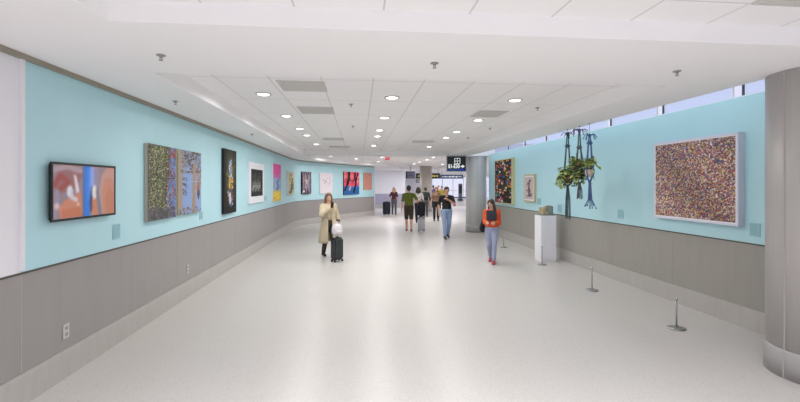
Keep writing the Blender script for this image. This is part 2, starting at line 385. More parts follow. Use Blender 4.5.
vent(-.97, -.41, 4.98, 5.50, ZT, 'grey square air vent nearest the front edge of the ceiling tray')
vent(-.97, -.41, 6.62, 7.22, ZT, 'grey square air vent, second back along the left of the ceiling tray')
vent(-.95, -.41, 11.0, 11.5, ZT, 'thin looking grey air vent, third back along the left of the tray')
vent(-.95, -.3, 13.3, 13.8, ZT, 'thin looking grey air vent furthest back on the left of the tray')
vent(1.98, 2.47, 6.68, 7.30, ZT, 'grey square air vent on the right between two right row downlights')
vent(1.5, 2.1, 11.4, 11.9, ZT, 'faint far air vent behind the right row downlights')
vent(2.56, 3.14, 1.9, 2.49, 2.97, 'taupe square air vent in the front tile ceiling before the beam')
def sprinkler(p, label):
    t = thing('sprinkler', label, 'sprinkler', p, 0, 'ceiling sprinklers')
    bm = bmesh.new(); bm_lathe(bm, [(.036, 0), (.034, -.007), (.014, -.011), (.011, -.024)], (0, 0, 0), 20); obj('escutcheon', bm, 'steel', t)
    bm = bmesh.new()
    for s in (-1, 1): bm_cyl(bm, (s * .010, 0, -.022), (s * .004, 0, -.042), .003, seg=8)
    bm_lathe(bm, [(.016, -.045), (.017, -.043), (.016, -.041), (.004, -.039)], (0, 0, 0), 20); obj('deflector', bm, 'steel', t)
for px, py, z, l in ((161, 55, WC, 'sprinkler head on the flat beam above the teal wall near the television'), (434.5, 63, WC, 'sprinkler head on the middle of the flat ceiling beam'), (677, 71, WC, 'sprinkler head on the flat beam above the confetti picture'),
                     (351, 104, ZT, 'nearest sprinkler head between the left and middle downlight rows'), (353, 126, ZT, 'second sprinkler head between the left and middle downlight rows'), (537.5, 107.5, ZT, 'sprinkler head right of the nearest right row downlight'),
                     (490, 128, ZT, 'sprinkler head right of the second right row downlight'), (468, 137.5, ZT, 'sprinkler head right of the third right row downlight'), (175.6, 101, WC, 'sprinkler head on the left soffit above the paired canvases'), (252, 134, WC, 'small sprinkler head on left soffit above the white framed picture')):
    sprinkler(on_z(px, py, z), l)

# ------------------------------------------------------------------ paintings drawn as face colours of a fine grid
def L3(c): return np.array(lin(c))
class Pic:
    def __init__(s, w, h, bg): s.w, s.h = w, h; s.a = np.zeros((h, w, 3)) + np.array(bg, float); s.y, s.x = np.mgrid[0:h, 0:w]; s.u = (s.x + .5) / w; s.v = (s.y + .5) / h; s.asp = h / w
    def put(s, m, c, k=1.):
        s.a[m] = s.a[m] * (1 - k) + np.array(c, float) * k
    def disc(s, u, v, r, c, k=1., sy=1.):
        x0, x1 = max(int((u - r) * s.w) - 1, 0), min(int((u + r) * s.w) + 2, s.w); rv = r * sy / s.asp; y0, y1 = max(int((v - rv) * s.h) - 1, 0), min(int((v + rv) * s.h) + 2, s.h)
        if x1 <= x0 or y1 <= y0: return
        U, V = s.u[y0:y1, x0:x1], s.v[y0:y1, x0:x1]; m = ((U - u) ** 2 + ((V - v) * s.asp / sy) ** 2) < r * r; a = s.a[y0:y1, x0:x1]; a[m] = a[m] * (1 - k) + np.array(c, float) * k
    def rect(s, u0, v0, u1, v1, c, k=1.): s.put((s.u > u0) & (s.u < u1) & (s.v > v0) & (s.v < v1), c, k)
    def poly(s, pts, c, k=1.):
        m = np.zeros(s.u.shape, bool); n = len(pts)
        for i in range(n):
            (x0, y0), (x1, y1) = pts[i], pts[(i + 1) % n]
            if y0 == y1: continue
            cr = ((s.v >= min(y0, y1)) & (s.v < max(y0, y1))) & (s.u < x0 + (s.v - y0) * (x1 - x0) / (y1 - y0)); m ^= cr
        s.put(m, c, k)
    def stroke(s, pts, w, c, k=1.):
        m = np.zeros(s.u.shape, bool)
        for (x0, y0), (x1, y1) in zip(pts, pts[1:]):
            ex, ey = x1 - x0, (y1 - y0) * s.asp; q = ((s.u - x0) * ex + (s.v - y0) * s.asp * ey) / max(ex * ex + ey * ey, 1e-9); q = np.clip(q, 0, 1)
            m |= ((s.u - x0 - q * ex) ** 2 + ((s.v - y0) * s.asp - q * ey) ** 2) < w * w
        s.put(m, c, k)
    def grain(s, amt, seed): s.a += np.random.RandomState(seed).normal(0, amt, (s.h, s.w, 1)); s.a = np.clip(s.a, 0, 255)
def grid(name, pic, w, h, m, parent, y):
    H, W = pic.h, pic.w; xs = np.linspace(-w / 2, w / 2, W + 1); zs = np.linspace(0, h, H + 1)
    V = np.zeros(((W + 1) * (H + 1), 3)); V[:, 0] = np.tile(xs, H + 1); V[:, 2] = np.repeat(zs, W + 1); V[:, 1] = y
    i = np.arange(W * H); r, c = i // W, i % W; a = r * (W + 1) + c
    Fc = np.stack([a, a + 1, a + W + 2, a + W + 1], 1)
    me = bpy.data.meshes.new(name); me.from_pydata(V.tolist(), [], Fc.tolist())
    at = me.color_attributes.new('paint', 'FLOAT_COLOR', 'CORNER')
    s = np.clip(pic.a, 0, 255) / 255; s = np.where(s <= .04045, s / 12.92, ((s + .055) / 1.055) ** 2.4).reshape(-1, 3)
    col = np.ones((W * H, 4)); col[:, :3] = s; at.data.foreach_set('color', np.repeat(col, 4, 0).ravel().astype(np.float32))
    me.materials.append(M[m]); o = bpy.data.objects.new(name, me); C.objects.link(o); o.parent = parent; return o
def place(poly, pl, pr, yt, yb, depth, side=1):
    """yt, yb: (left, right) image rows; returns location, rotz, width, height"""
    A, ta = hit(poly, pl, depth, side); B, tb = hit(poly, pr, depth, side)
    zt = (zy(yt[0], ta) + zy(yt[1], tb)) / 2; zb = (zy(yb[0], ta) + zy(yb[1], tb)) / 2
    d = B - A; rz = math.atan2(d.y, d.x); nrm = Vector((math.sin(rz), -math.cos(rz)))
    c = (A + B) / 2 - nrm * depth
    return Vector((c.x, c.y, zb)), rz, d.length, zt - zb
def artwork(poly, pl, pr, yt, yb, depth, label, pic, kind='canvas', border=0., bmat='frame_white', side_mat='canvas_side', name='painting', mount=None, mount_w=0, cat='painting'):
    loc, rz, w, h = place(poly, pl, pr, yt, yb, depth)
    t = thing(name, label, cat, loc, rz, 'pictures on the teal walls')
    bm = bmesh.new(); bm_box(bm, (0, -depth / 2 + .002, h / 2), (w - (.01 if border else 0), depth - .008, h - (.01 if border else 0)), bev=.003)
    obj('canvas' if not border else 'backing_board', bm, side_mat, t)
    b = border
    if b:
        bm = bmesh.new()
        for s in (-1, 1):
            bm_box(bm, (s * (w / 2 - b / 2), -depth / 2, h / 2), (b, depth + .012, h), bev=.003)
            bm_box(bm, (0, -depth / 2, h / 2 + s * (h / 2 - b / 2)), (w - 2 * b, depth + .012, b))
        obj('picture_frame', bm, bmat, t)
    if mount:
        bm = bmesh.new(); bm_box(bm, (0, -depth + .0015, h / 2), (w - 2 * b, .003, h - 2 * b)); obj('mount', bm, mount, t)
    mb = mount_w
    o = grid('picture', pic, w - 2 * b - 2 * mb, h - 2 * b - 2 * mb - (0 if not mount else 0), 'paint', t, -depth - .002); o.location = (0, 0, b + mb)
    return t

rs = np.random.RandomState(3)
# television picture (blurred close-up shapes)
tv = Pic(150, 90, (146, 128, 138))
tv.poly([(0, .7), (.1, .95), (.3, 1), (.45, .85), (.3, .55), (.05, .45)], (150, 108, 108)); tv.stroke([(.02, .62), (.1, .8), (.22, .68), (.1, .56)], .03, (156, 84, 82)); tv.stroke([(.0, .9), (.2, .97), (.4, .9)], .03, (172, 150, 158))
tv.poly([(.1, 0), (.07, .2), (.16, .34), (.28, .4), (.4, .5), (.43, 0)], (198, 132, 110)); tv.poly([(.12, 0), (.12, .16), (.4, .2), (.43, 0)], (190, 118, 92)); tv.stroke([(.02, .05), (.05, .3), (.06, .5)], .03, (150, 140, 160))
tv.disc(.235, .5, .045, (218, 216, 224), 1, 1.5); tv.stroke([(.25, .5), (.27, .38), (.33, .34)], .025, (206, 196, 206)); tv.poly([(.29, .84), (.33, .8), (.38, .5), (.33, .46)], (228, 206, 212)); tv.disc(.36, .25, .02, (222, 196, 186)); tv.disc(.05, .24, .035, (206, 180, 188))
tv.rect(.43, 0, .465, 1, (104, 104, 128)); tv.rect(.455, 0, .55, 1, (58, 122, 214)); tv.rect(.5, .3, .56, .95, (74, 132, 224)); tv.rect(.55, .5, .62, 1, (142, 160, 222)); tv.rect(.62, .5, .7, 1, (150, 136, 160))
tv.poly([(.54, .3), (.58, .62), (.63, .5), (.62, .15), (.56, .05)], (72, 78, 104)); tv.poly([(.58, 0), (.59, .36), (.66, .42), (.71, 0)], (198, 128, 102)); tv.disc(.625, .48, .04, (222, 214, 214), 1, 2.2); tv.poly([(.7, .0), (.65, .5), (.69, .6), (.78, .0)], (124, 124, 140))
tv.poly([(.76, 0), (.71, .5), (.75, .82), (.86, 1), (1, 1), (1, 0)], (188, 144, 132)); tv.poly([(.79, 0), (.77, .5), (.83, .78), (.95, .78), (1, .5), (1, 0)], (192, 132, 110)); tv.poly([(.84, 0), (.83, .4), (.9, .6), (1, .4), (1, 0)], (188, 124, 98))
for _ in range(7): tv.a = (tv.a + np.roll(tv.a, 1, 0) + np.roll(tv.a, -1, 0) + np.roll(tv.a, 1, 1) + np.roll(tv.a, -1, 1)) / 5
tv.grain(2, 1)
loc, rz, w, h = place(LP, 50.6, 115, (162.3, 165.6), (222.5, 214.8), .05)
t = thing('television', 'flat black wall television showing a blurred pink and blue close-up', 'television', loc, rz)
bm = bmesh.new(); bm_box(bm, (0, -.034, h / 2), (w * .97, .026, h * .95), bev=.005); obj('casing', bm, 'black', t)
bm = bmesh.new(); bm_box(bm, (0, -.011, h / 2), (.4, .018, .3)); obj('wall_bracket', bm, 'black', t)
bm = bmesh.new()
for s in (-1, 1): bm_box(bm, (s * (w / 2 - .011), -.05, h / 2), (.022, .014, h)); bm_box(bm, (0, -.05, h / 2 + s * (h / 2 - .011)), (w - .044, .014, .022))
obj('bezel', bm, 'black', t)
o = grid('screen', tv, w - .044, h - .044, 'screen', t, -.054); o.location.z = .022

def blobs(p, n, cols, r0, r1, seed, box=(0, 0, 1, 1), k=1., sy=1.):
    q = np.random.RandomState(seed)
    for _ in range(n):
        p.disc(box[0] + q.rand() * (box[2] - box[0]), box[1] + q.rand() * (box[3] - box[1]), r0 + q.rand() * (r1 - r0), cols[q.randint(len(cols))], k, sy)
g1 = Pic(110, 190, (92, 94, 76))
blobs(g1, 300, [(84, 90, 66), (66, 78, 56), (110, 106, 90), (86, 80, 88)], .03, .07, 4); g1.poly([(.74, 0), (.64, .3), (.74, .6), (.8, 1), (1, 1), (1, 0)], (104, 128, 172)); blobs(g1, 70, [(92, 122, 178), (118, 140, 184), (80, 100, 150), (110, 104, 120)], .02, .05, 5, (.72, .1, 1, .95))
blobs(g1, 60, [(140, 74, 54), (166, 88, 58), (118, 68, 62)], .012, .04, 6, (.6, .1, 1, .98)); blobs(g1, 22, [(176, 84, 56), (120, 110, 90), (160, 70, 52)], .015, .035, 61, (.7, .86, 1, 1)); blobs(g1, 1300, [(166, 168, 118), (130, 140, 84), (190, 186, 150), (58, 70, 42), (150, 148, 100), (70, 66, 70)], .008, .016, 7, (0, .08, .7, 1), .9)
blobs(g1, 150, [(92, 84, 104), (112, 102, 114), (80, 86, 72)], .02, .05, 8, (0, 0, .95, .14)); g1.stroke([(.15, .62), (.5, .55), (.95, .56)], .012, (74, 66, 62)); g1.stroke([(.55, 1), (.62, .6), (.58, .2)], .014, (84, 72, 64)); g1.stroke([(.6, .3), (.8, .5), (.95, .62)], .012, (120, 80, 64)); g1.grain(9, 2)
artwork(LP, 148.3, 175.7, (143.2, 148.3), (220.8, 217.6), .055, 'thick unframed canvas of speckled green foliage, left of the pair', g1, side_mat='canvas_side')
g2 = Pic(100, 190, (142, 154, 186))
g2.rect(.02, 0, .16, 1, (166, 146, 124)); g2.poly([(.16, 0), (.2, .6), (.5, .75), (.6, .3), (.58, 0)], (138, 160, 202)); blobs(g2, 200, [(96, 96, 90), (124, 110, 92), (78, 82, 88), (150, 132, 108), (120, 132, 164), (150, 158, 180)], .015, .05, 9, (.16, .66, 1, 1))
g2.poly([(.56, 0), (.6, .4), (.64, .85), (.74, .85), (.72, .4), (.74, 0)], (162, 142, 120)); blobs(g2, 40, [(70, 84, 100), (92, 92, 104), (120, 130, 150)], .015, .035, 10, (.18, .3, .36, .62)); blobs(g2, 60, [(176, 132, 92), (150, 110, 80), (190, 160, 120)], .012, .03, 11, (.76, .35, 1, .72)); g2.poly([(.74, .06), (.76, .36), (1, .42), (1, .03)], (144, 164, 206)); g2.poly([(.8, .3), (.85, .56), (.9, .56), (.94, .3), (.87, .2)], (98, 86, 84)); g2.poly([(.82, .36), (.86, .56), (.92, .56), (.92, .38)], (164, 112, 78))
blobs(g2, 70, [(146, 148, 168), (116, 122, 146), (124, 112, 100)], .015, .04, 12, (0, 0, 1, .1)); g2.stroke([(.25, .98), (.45, .84), (.8, .9)], .012, (84, 78, 72)); g2.stroke([(.2, .5), (.98, .52)], .006, (170, 180, 206)); g2.grain(8, 3)
artwork(LP, 177.9, 201, (148.8, 153.4), (216.3, 211), .05, 'thick unframed canvas of blue water and tan trunks, right of the pair', g2, side_mat='frame_tan')
g3 = Pic(70, 180, (22, 24, 20))
gl = np.exp(-(((g3.u - .5) / .3) ** 2 + ((g3.v - .62) / .3) ** 2))[..., None]; g3.a = g3.a * (1 - gl * .75) + np.array((170, 164, 84.)) * gl * .75
blobs(g3, 60, [(92, 90, 42), (70, 72, 36), (130, 122, 64), (30, 36, 26)], .04, .1, 14, (.12, .35, .88, .95), .4); blobs(g3, 40, [(110, 140, 206), (150, 170, 220), (206, 204, 200), (84, 104, 160)], .03, .06, 15, (.4, .55, .62, .84), .85)
blobs(g3, 30, [(196, 150, 60), (170, 90, 60), (204, 180, 110), (226, 206, 150)], .03, .06, 16, (.35, .38, .7, .58), .85); blobs(g3, 50, [(190, 196, 210), (140, 70, 60), (96, 120, 170), (70, 50, 40)], .025, .06, 17, (.26, .1, .76, .36), .85); g3.poly([(.44, .12), (.36, .3), (.5, .34), (.58, .2)], (200, 200, 214)); g3.grain(6, 4)
artwork(LP, 224.2, 236.2, (148, 151.6), (215, 211.2), .055, 'tall narrow dark painting with a glowing bluish figure', g3, side_mat='black')
g4 = Pic(60, 110, (24, 26, 22)); blobs(g4, 24, [(48, 56, 40), (60, 64, 44)], .06, .14, 18, k=.5)
for i in range(9): g4.stroke([(.12 + .08 * i, .2 + .05 * (i % 3)), (.14 + .08 * i, .42 + .07 * (i % 2))], .022, (200, 204, 200), .8); g4.disc(.13 + .08 * i, .5 + .06 * (i % 2), .035, (170, 176, 170), .8)
g4.rect(.1, .18, .9, .22, (150, 150, 146), .5); blobs(g4, 16, [(120, 126, 110)], .02, .04, 19, (.3, .6, .8, .8), .6); g4.grain(6, 5)
artwork(LP, 249.3, 264, (162.3, 163.9), (204.4, 200.9), .035, 'white framed dark photograph with a pale row of figures', g4, border=.04, mount='white', mount_w=.13, name='framed_picture', cat='picture')
g5 = Pic(50, 110, (150, 176, 210)); g5.rect(0, .62, 1, 1, (196, 130, 190)); g5.rect(0, .72, 1, 1, (226, 82, 160)); g5.rect(0, 0, 1, .24, (236, 206, 60)); g5.rect(0, .24, 1, .3, (206, 196, 130)); blobs(g5, 26, [(226, 82, 160), (206, 110, 176)], .06, .12, 20, (0, .64, 1, .78), .7)
g5.stroke([(.4, .3), (.62, .42), (.45, .5), (.66, .58)], .05, (70, 90, 160)); g5.stroke([(.55, .28), (.7, .4)], .04, (90, 110, 176)); blobs(g5, 14, [(226, 160, 60), (240, 220, 100)], .04, .08, 21, (0, .02, 1, .2)); g5.grain(5, 6)
artwork(LP, 273.3, 280.9, (163.9, 164.6), (202, 199.8), .05, 'tall canvas in bands of pink, pale blue and yellow', g5, side_mat='frame_white')
g6 = Pic(50, 90, (206, 200, 176)); g6.rect(.2, .1, .85, .92, (176, 176, 150)); blobs(g6, 30, [(120, 124, 96), (190, 176, 90), (226, 220, 200), (90, 92, 84)], .05, .12, 22, (.2, .1, .85, .92)); g6.stroke([(.6, .12), (.5, .4), (.68, .7)], .06, (70, 74, 70)); g6.stroke([(.35, .9), (.45, .5)], .05, (206, 190, 80)); g6.grain(5, 7)
artwork(LP, 287.9, 294.2, (171.8, 172.1), (195.3, 194.4), .06, 'small pale canvas with yellow and grey brushstrokes, where the wall begins to curve', g6, side_mat='frame_white')
g7 = Pic(60, 80, (70, 56, 74)); blobs(g7, 50, [(70, 50, 70), (120, 90, 110), (30, 28, 34), (160, 120, 140)], .04, .1, 23, k=.8)
for i in range(8): g7.stroke([(.1 + .11 * i, .05 + .1 * (i % 3)), (.16 + .1 * i, .5), (.08 + .12 * i, .95 - .08 * (i % 2))], .03, [(196, 186, 190), (160, 130, 150), (206, 200, 200)][i % 3], .8)
g7.disc(.5, .55, .09, (206, 196, 200), .9, 1.6); g7.disc(.2, .12, .08, (220, 216, 214)); g7.grain(6, 8)
artwork(LP, 302, 311.2, (171.8, 171.9), (194.2, 193.6), .055, 'dark purple canvas streaked with pale marks', g7, side_mat='black')
g8 = Pic(70, 80, (228, 218, 224)); g8.stroke([(.35, .5), (.45, .62)], .02, (110, 100, 116)); g8.stroke([(.24, .7), (.3, .6)], .015, (150, 120, 150)); blobs(g8, 9, [(206, 190, 206), (190, 176, 196), (150, 140, 160)], .012, .04, 24, (.2, .3, .8, .8)); g8.stroke([(.5, .45), (.75, .5), (.8, .4)], .012, (190, 180, 196)); g8.grain(3, 9)
artwork(LP, 320.2, 332.8, (172.7, 173.2), (194, 193), .05, 'nearly white canvas with a few faint marks', g8, side_mat='frame_white')
g9 = Pic(90, 110, (222, 84, 104)); g9.rect(0, 0, 1, .36, (40, 96, 160)); g9.poly([(.0, .3), (.2, .42), (.5, .3), (.8, .42), (1, .34), (1, .3), (0, .2)], (60, 110, 176)); blobs(g9, 16, [(236, 130, 140), (206, 60, 84), (240, 150, 140)], .06, .14, 25, (0, .45, 1, 1), .7)
g9.stroke([(.28, 1), (.3, .8), (.24, .6), (.16, .35), (.05, .2)], .05, (26, 20, 26)); g9.stroke([(.36, .98), (.3, .6), (.24, .45)], .05, (26, 20, 26)); g9.stroke([(.72, 1), (.7, .75), (.78, .5), (.62, .1)], .055, (26, 20, 26)); g9.stroke([(.3, .7), (.5, .58), (.72, .68)], .03, (30, 22, 30)); g9.stroke([(.9, .95), (.82, .75), (.76, .5)], .045, (26, 20, 26)); g9.stroke([(.35, .2), (.42, .34)], .03, (230, 200, 190)); g9.grain(6, 10)
artwork(LP, 344, 359.2, (171.9, 172), (194.9, 194.2), .06, 'red and blue canvas with two bold black limb shapes', g9, side_mat='black')
g10 = Pic(60, 80, (206, 142, 130)); blobs(g10, 120, [(214, 150, 136), (196, 130, 120), (206, 160, 130), (190, 140, 128)], .03, .07, 26, k=.6); g10.grain(6, 11)
artwork(LP, 363.8, 371.9, (172.9, 173), (189.9, 189.5), .05, 'small plain salmon pink canvas at the far wall end', g10, side_mat='frame_tan')

# right wall
c1 = Pic(210, 210, (150, 132, 130)); q = np.random.RandomState(31)
pal = np.array([(96, 84, 130), (190, 150, 96), (150, 70, 76), (206, 190, 170), (70, 74, 110), (176, 110, 80), (128, 110, 140), (196, 176, 90), (160, 90, 110), (84, 96, 84), (220, 206, 200), (120, 60, 60)], float)
for _ in range(10000): c1.disc(q.rand(), q.rand(), .0055 + q.rand() * .0045, pal[q.randint(len(pal))])
c1.a = c1.a * (1 + .08 * np.sin(c1.u * 6 + c1.v * 5)[..., None])
artwork(RP, 653.8, 738.6, (142.9, 132.6), (217.2, 226.4), .08, 'large white framed square picture of multicoloured confetti dots', c1, border=.026, bmat='frame_lilac', side_mat='frame_lilac', mount='white', mount_w=.016, name='framed_picture', cat='picture')
c2 = Pic(90, 190, (26, 28, 22)); blobs(c2, 50, [(50, 60, 34), (40, 46, 30), (70, 54, 34)], .05, .12, 32, k=.7); blobs(c2, 150, [(206, 206, 204), (190, 60, 56), (70, 100, 190), (206, 170, 60), (80, 130, 70), (226, 222, 216), (150, 60, 80), (226, 140, 70)], .028, .055, 33, (0, .12, 1, 1)); blobs(c2, 16, [(196, 70, 90), (206, 206, 200), (150, 60, 70)], .04, .06, 34, (.05, .02, .5, .12)); c2.grain(5, 12)
artwork(RP, 494.8, 511.8, (160.8, 157.6), (202.4, 204.9), .10, 'tall black painting crowded with bright dots, beyond the small framed one', c2, border=.03, bmat='frame_cream', side_mat='frame_cream', name='framed_picture', cat='picture')
c3 = Pic(50, 90, (196, 184, 180)); blobs(c3, 24, [(120, 100, 110), (160, 90, 90), (90, 90, 110), (206, 200, 196)], .05, .1, 35, (.25, .15, .75, .85)); c3.stroke([(.5, .2), (.45, .5), (.55, .85)], .08, (110, 80, 90)); c3.stroke([(.2, .14), (.8, .14)], .03, (120, 110, 116)); c3.grain(5, 13)
artwork(RP, 523.9, 534.6, (175, 173.6), (201.2, 202.9), .05, 'small cream framed drawing above the white pedestal', c3, border=.045, bmat='frame_tan', side_mat='frame_tan', mount='white', mount_w=.03, name='framed_picture', cat='picture')

def plaque(poly, pl, pr, yt, yb, label, cat='label plate'):
    loc, rz, w, h = place(poly, pl, pr, (yt, yt), (yb, yb), .006)
    t = thing('label_sign', label, cat, loc, rz, 'small label plates beside the artworks')
    bm = bmesh.new(); bm_box(bm, (0, -.004, h / 2), (w, .006, h)); pl_ = obj('plate', bm, 'plate', t)
    bm = bmesh.new()
    for k in range(6): bm_box(bm, (-.06 * w * (k % 2), -.0075, h * (.86 - .13 * k)), (w * (.78 - .12 * (k % 2)), .001, h * .035))
    obj('print_lines', bm, 'plate_text', pl_)
plaque(LP, 113.2, 120.2, 224, 239, 'small blue-grey label plate below the television corner')
plaque(LP, 199.6, 203, 211.5, 219.5, 'small blue-grey label plate under the right hand canvas of the pair')
plaque(RP, 749.6, 760, 223.2, 236.5, 'small blue-grey label plate right of the confetti picture')
plaque(RP, 617.6, 623.3, 209.5, 218.5, 'small blue-grey label plate between the hanging plants and confetti picture')
plaque(RP, 557.5, 561.5, 204.5, 212, 'small blue-grey label plate beyond the sculpture on the pedestal')
plaque(RP, 537, 540.5, 198, 204.5, 'tiny label plate beside the small cream framed drawing')
plaque(LP, 264.5, 266.6, 196, 200.5, 'tiny label plate right of the white framed photograph')
def outlet(px, yt, yb, label, wd=None):
    P, tt = hit(LP, px, .008); z0, z1 = zy(yb, tt), zy(yt, tt); A, _ = hit(LP, px - .5, .008); B, _ = hit(LP, px + .5, .008); d = B - A; rz = math.atan2(d.y, d.x)
    n = Vector((math.sin(rz), -math.cos(rz))); c = P - n * .008; h = max(min(z1 - z0, .13), .08); w = h * .62
    t = thing('wall_outlet', label, 'outlet', (c.x, c.y, (z0 + z1) / 2), rz, 'outlets on the grey panelling')
    bm = bmesh.new(); bm_box(bm, (0, -.005, 0), (w, .008, h), bev=.002); cp_ = obj('cover_plate', bm, 'outlet', t)
    for s in (-1, 1):
        bm = bmesh.new(); bm_box(bm, (0, -.0095, s * h * .22), (w * .45, .003, h * .26)); obj('socket', bm, 'outlet_dark', cp_)
outlet(66.4, 324, 338, 'pale upright outlet on the grey panel below the television')
outlet(188, 263, 275, 'faint upright outlet on the grey panel below the paired canvases')
outlet(351, 211.5, 215.5, 'small outlet low on the far grey panels under the red canvas')
outlet(366, 210.5, 214.5, 'small outlet low on the far grey panels under the salmon canvas')

# ------------------------------------------------------------------ stanchions
def stanchion(p, h, label):
    t = thing('stanchion', label, 'barrier post', p, 0, 'low barrier posts along the right wall')
    bm = bmesh.new(); bm_lathe(bm, [(.095, 0), (.1, .004), (.1, .012), (.07, .022), (.02, .03)], seg=36); obj('base', bm, 'steel', t)
    bm = bmesh.new(); bm_cyl(bm, (0, 0, .02), (0, 0, h), .0095, seg=16); po_ = obj('pole', bm, 'steel', t)
    bm = bmesh.new(); bm_lathe(bm, [(.016, 0), (.017, .01), (.012, .022), (.002, .026)], (0, 0, h - .012), 16); bm_cyl(bm, (-.022, 0, h - .012), (.022, 0, h - .012), .004, seg=8); obj('cap', bm, 'chrome', po_)
for px, py, h, l in ((676.5, 328.5, .37, 'low steel barrier post nearest the big column'), (592, 290.5, .38, 'low steel barrier post second from the big column'), (542, 264.8, .41, 'low steel barrier post in front of the white pedestal'), (503.5, 247.5, .42, 'low steel barrier post behind the woman in orange')):
    stanchion(floor_pt(px, py), h, l)

# ------------------------------------------------------------------ pedestal and sculpture
t = thing('pedestal', 'plain white box pedestal by the right wall carrying a small sculpture', 'pedestal', (4.35, 9.38, 0))
bm = bmesh.new(); bm_box(bm, (0, 0, .55), (.36, .36, 1.02), bev=.003); obj('plinth_box', bm, 'white', t)
bm = bmesh.new(); bm_box(bm, (0, 0, .022), (.34, .34, .044)); obj('plinth_foot', bm, 'white', t)
t = thing('sculpture', 'small tan and grey block sculpture on the white pedestal', 'sculpture', (4.35, 9.38, 1.06))
bm = bmesh.new(); bm_box(bm, (0, 0, .012), (.33, .3, .024), bev=.003); bm_box(bm, (-.13, .02, .035), (.06, .1, .03)); obj('slab', bm, 'stone_grey', t)
bm = bmesh.new()
bm_box(bm, (-.075, -.06, .09), (.10, .12, .13), Matrix.Rotation(.2, 3, 'Z'), bev=.01); bm_box(bm, (-.05, -.08, .17), (.07, .07, .06), Matrix.Rotation(-.3, 3, 'Z'), bev=.008); bm_box(bm, (-.12, .0, .11), (.05, .09, .16), Matrix.Rotation(.12, 3, 'Y'), bev=.008); bm_box(bm, (-.02, -.1, .06), (.06, .06, .07), bev=.006)
obj('tan_block', bm, 'stone', t)
bm = bmesh.new(); bm_box(bm, (.075, .0, .125), (.13, .2, .2), Matrix.Rotation(-.06, 3, 'Z'), bev=.012); obj('grey_block', bm, 'stone_grey', t)
bm = bmesh.new(); bm_box(bm, (.148, .02, .115), (.03, .17, .19), bev=.008); obj('dark_block', bm, 'stone_dark', t)
bm = bmesh.new(); bm_ell(bm, (-.005, -.03, .225), (.03, .026, .022)); bm_ell(bm, (-.03, -.02, .215), (.022, .02, .018)); obj('cream_nugget', bm, 'stone_cream', t)

# ------------------------------------------------------------------ hanging planters
M['rope_green'] = noisy('rope_grey_green', (84, 108, 112), (62, 84, 90), 90, .95); M['rope_grey'] = noisy('rope_grey', (104, 112, 120), (82, 92, 102), 90, .95); M['rope_blue'] = noisy('rope_blue', (98, 122, 170), (76, 100, 148), 90, .95)
M['leaf'] = noisy('leaf_green', (142, 168, 88), (170, 188, 108), 30, .6); M['leaf_lime'] = noisy('leaf_lime', (196, 206, 112), (220, 224, 150), 30, .6); M['leaf_dark'] = noisy('leaf_dark', (84, 110, 72), (104, 130, 84), 30, .6); M['leaf_brown'] = mat('leaf_brown', (130, 96, 84), .7)
M['pot_terra'] = noisy('pot_brown', (120, 92, 74), (104, 78, 62), 20, .8); M['pot_dark'] = noisy('pot_dark', (58, 60, 58), (46, 48, 48), 20, .7); M['pot_pale'] = noisy('pot_pale', (206, 190, 180), (196, 176, 168), 20, .6); M['soil'] = noisy('soil', (60, 48, 40), (40, 32, 28), 60, .95)
def tube(bm, pts, r, seg=7):
    for a, b in zip(pts, pts[1:]): bm_cyl(bm, a, b, r, seg=seg)
def leaf(bm, p, d, up, L, W, mi):
    d = d.normalized(); s = d.cross(up); s = s.normalized() if s.length > 1e-3 else Vector((1, 0, 0)); n = s.cross(d)
    row = []
    for k, wv in ((0, .05), (.25, .75), (.5, 1), (.75, .7), (1, .03)):
        c = p + d * (L * k) - Vector((0, 0, 1)) * (L * .35 * k * k) + n * 0
        row.append((bm.verts.new(c - s * W * wv / 2 + n * W * .1 * wv), bm.verts.new(c), bm.verts.new(c + s * W * wv / 2 + n * W * .1 * wv)))
    for a, b in zip(row, row[1:]):
        for j in (0, 1): f = bm.faces.new((a[j], a[j + 1], b[j + 1], b[j])); f.material_index = mi; f.smooth = True
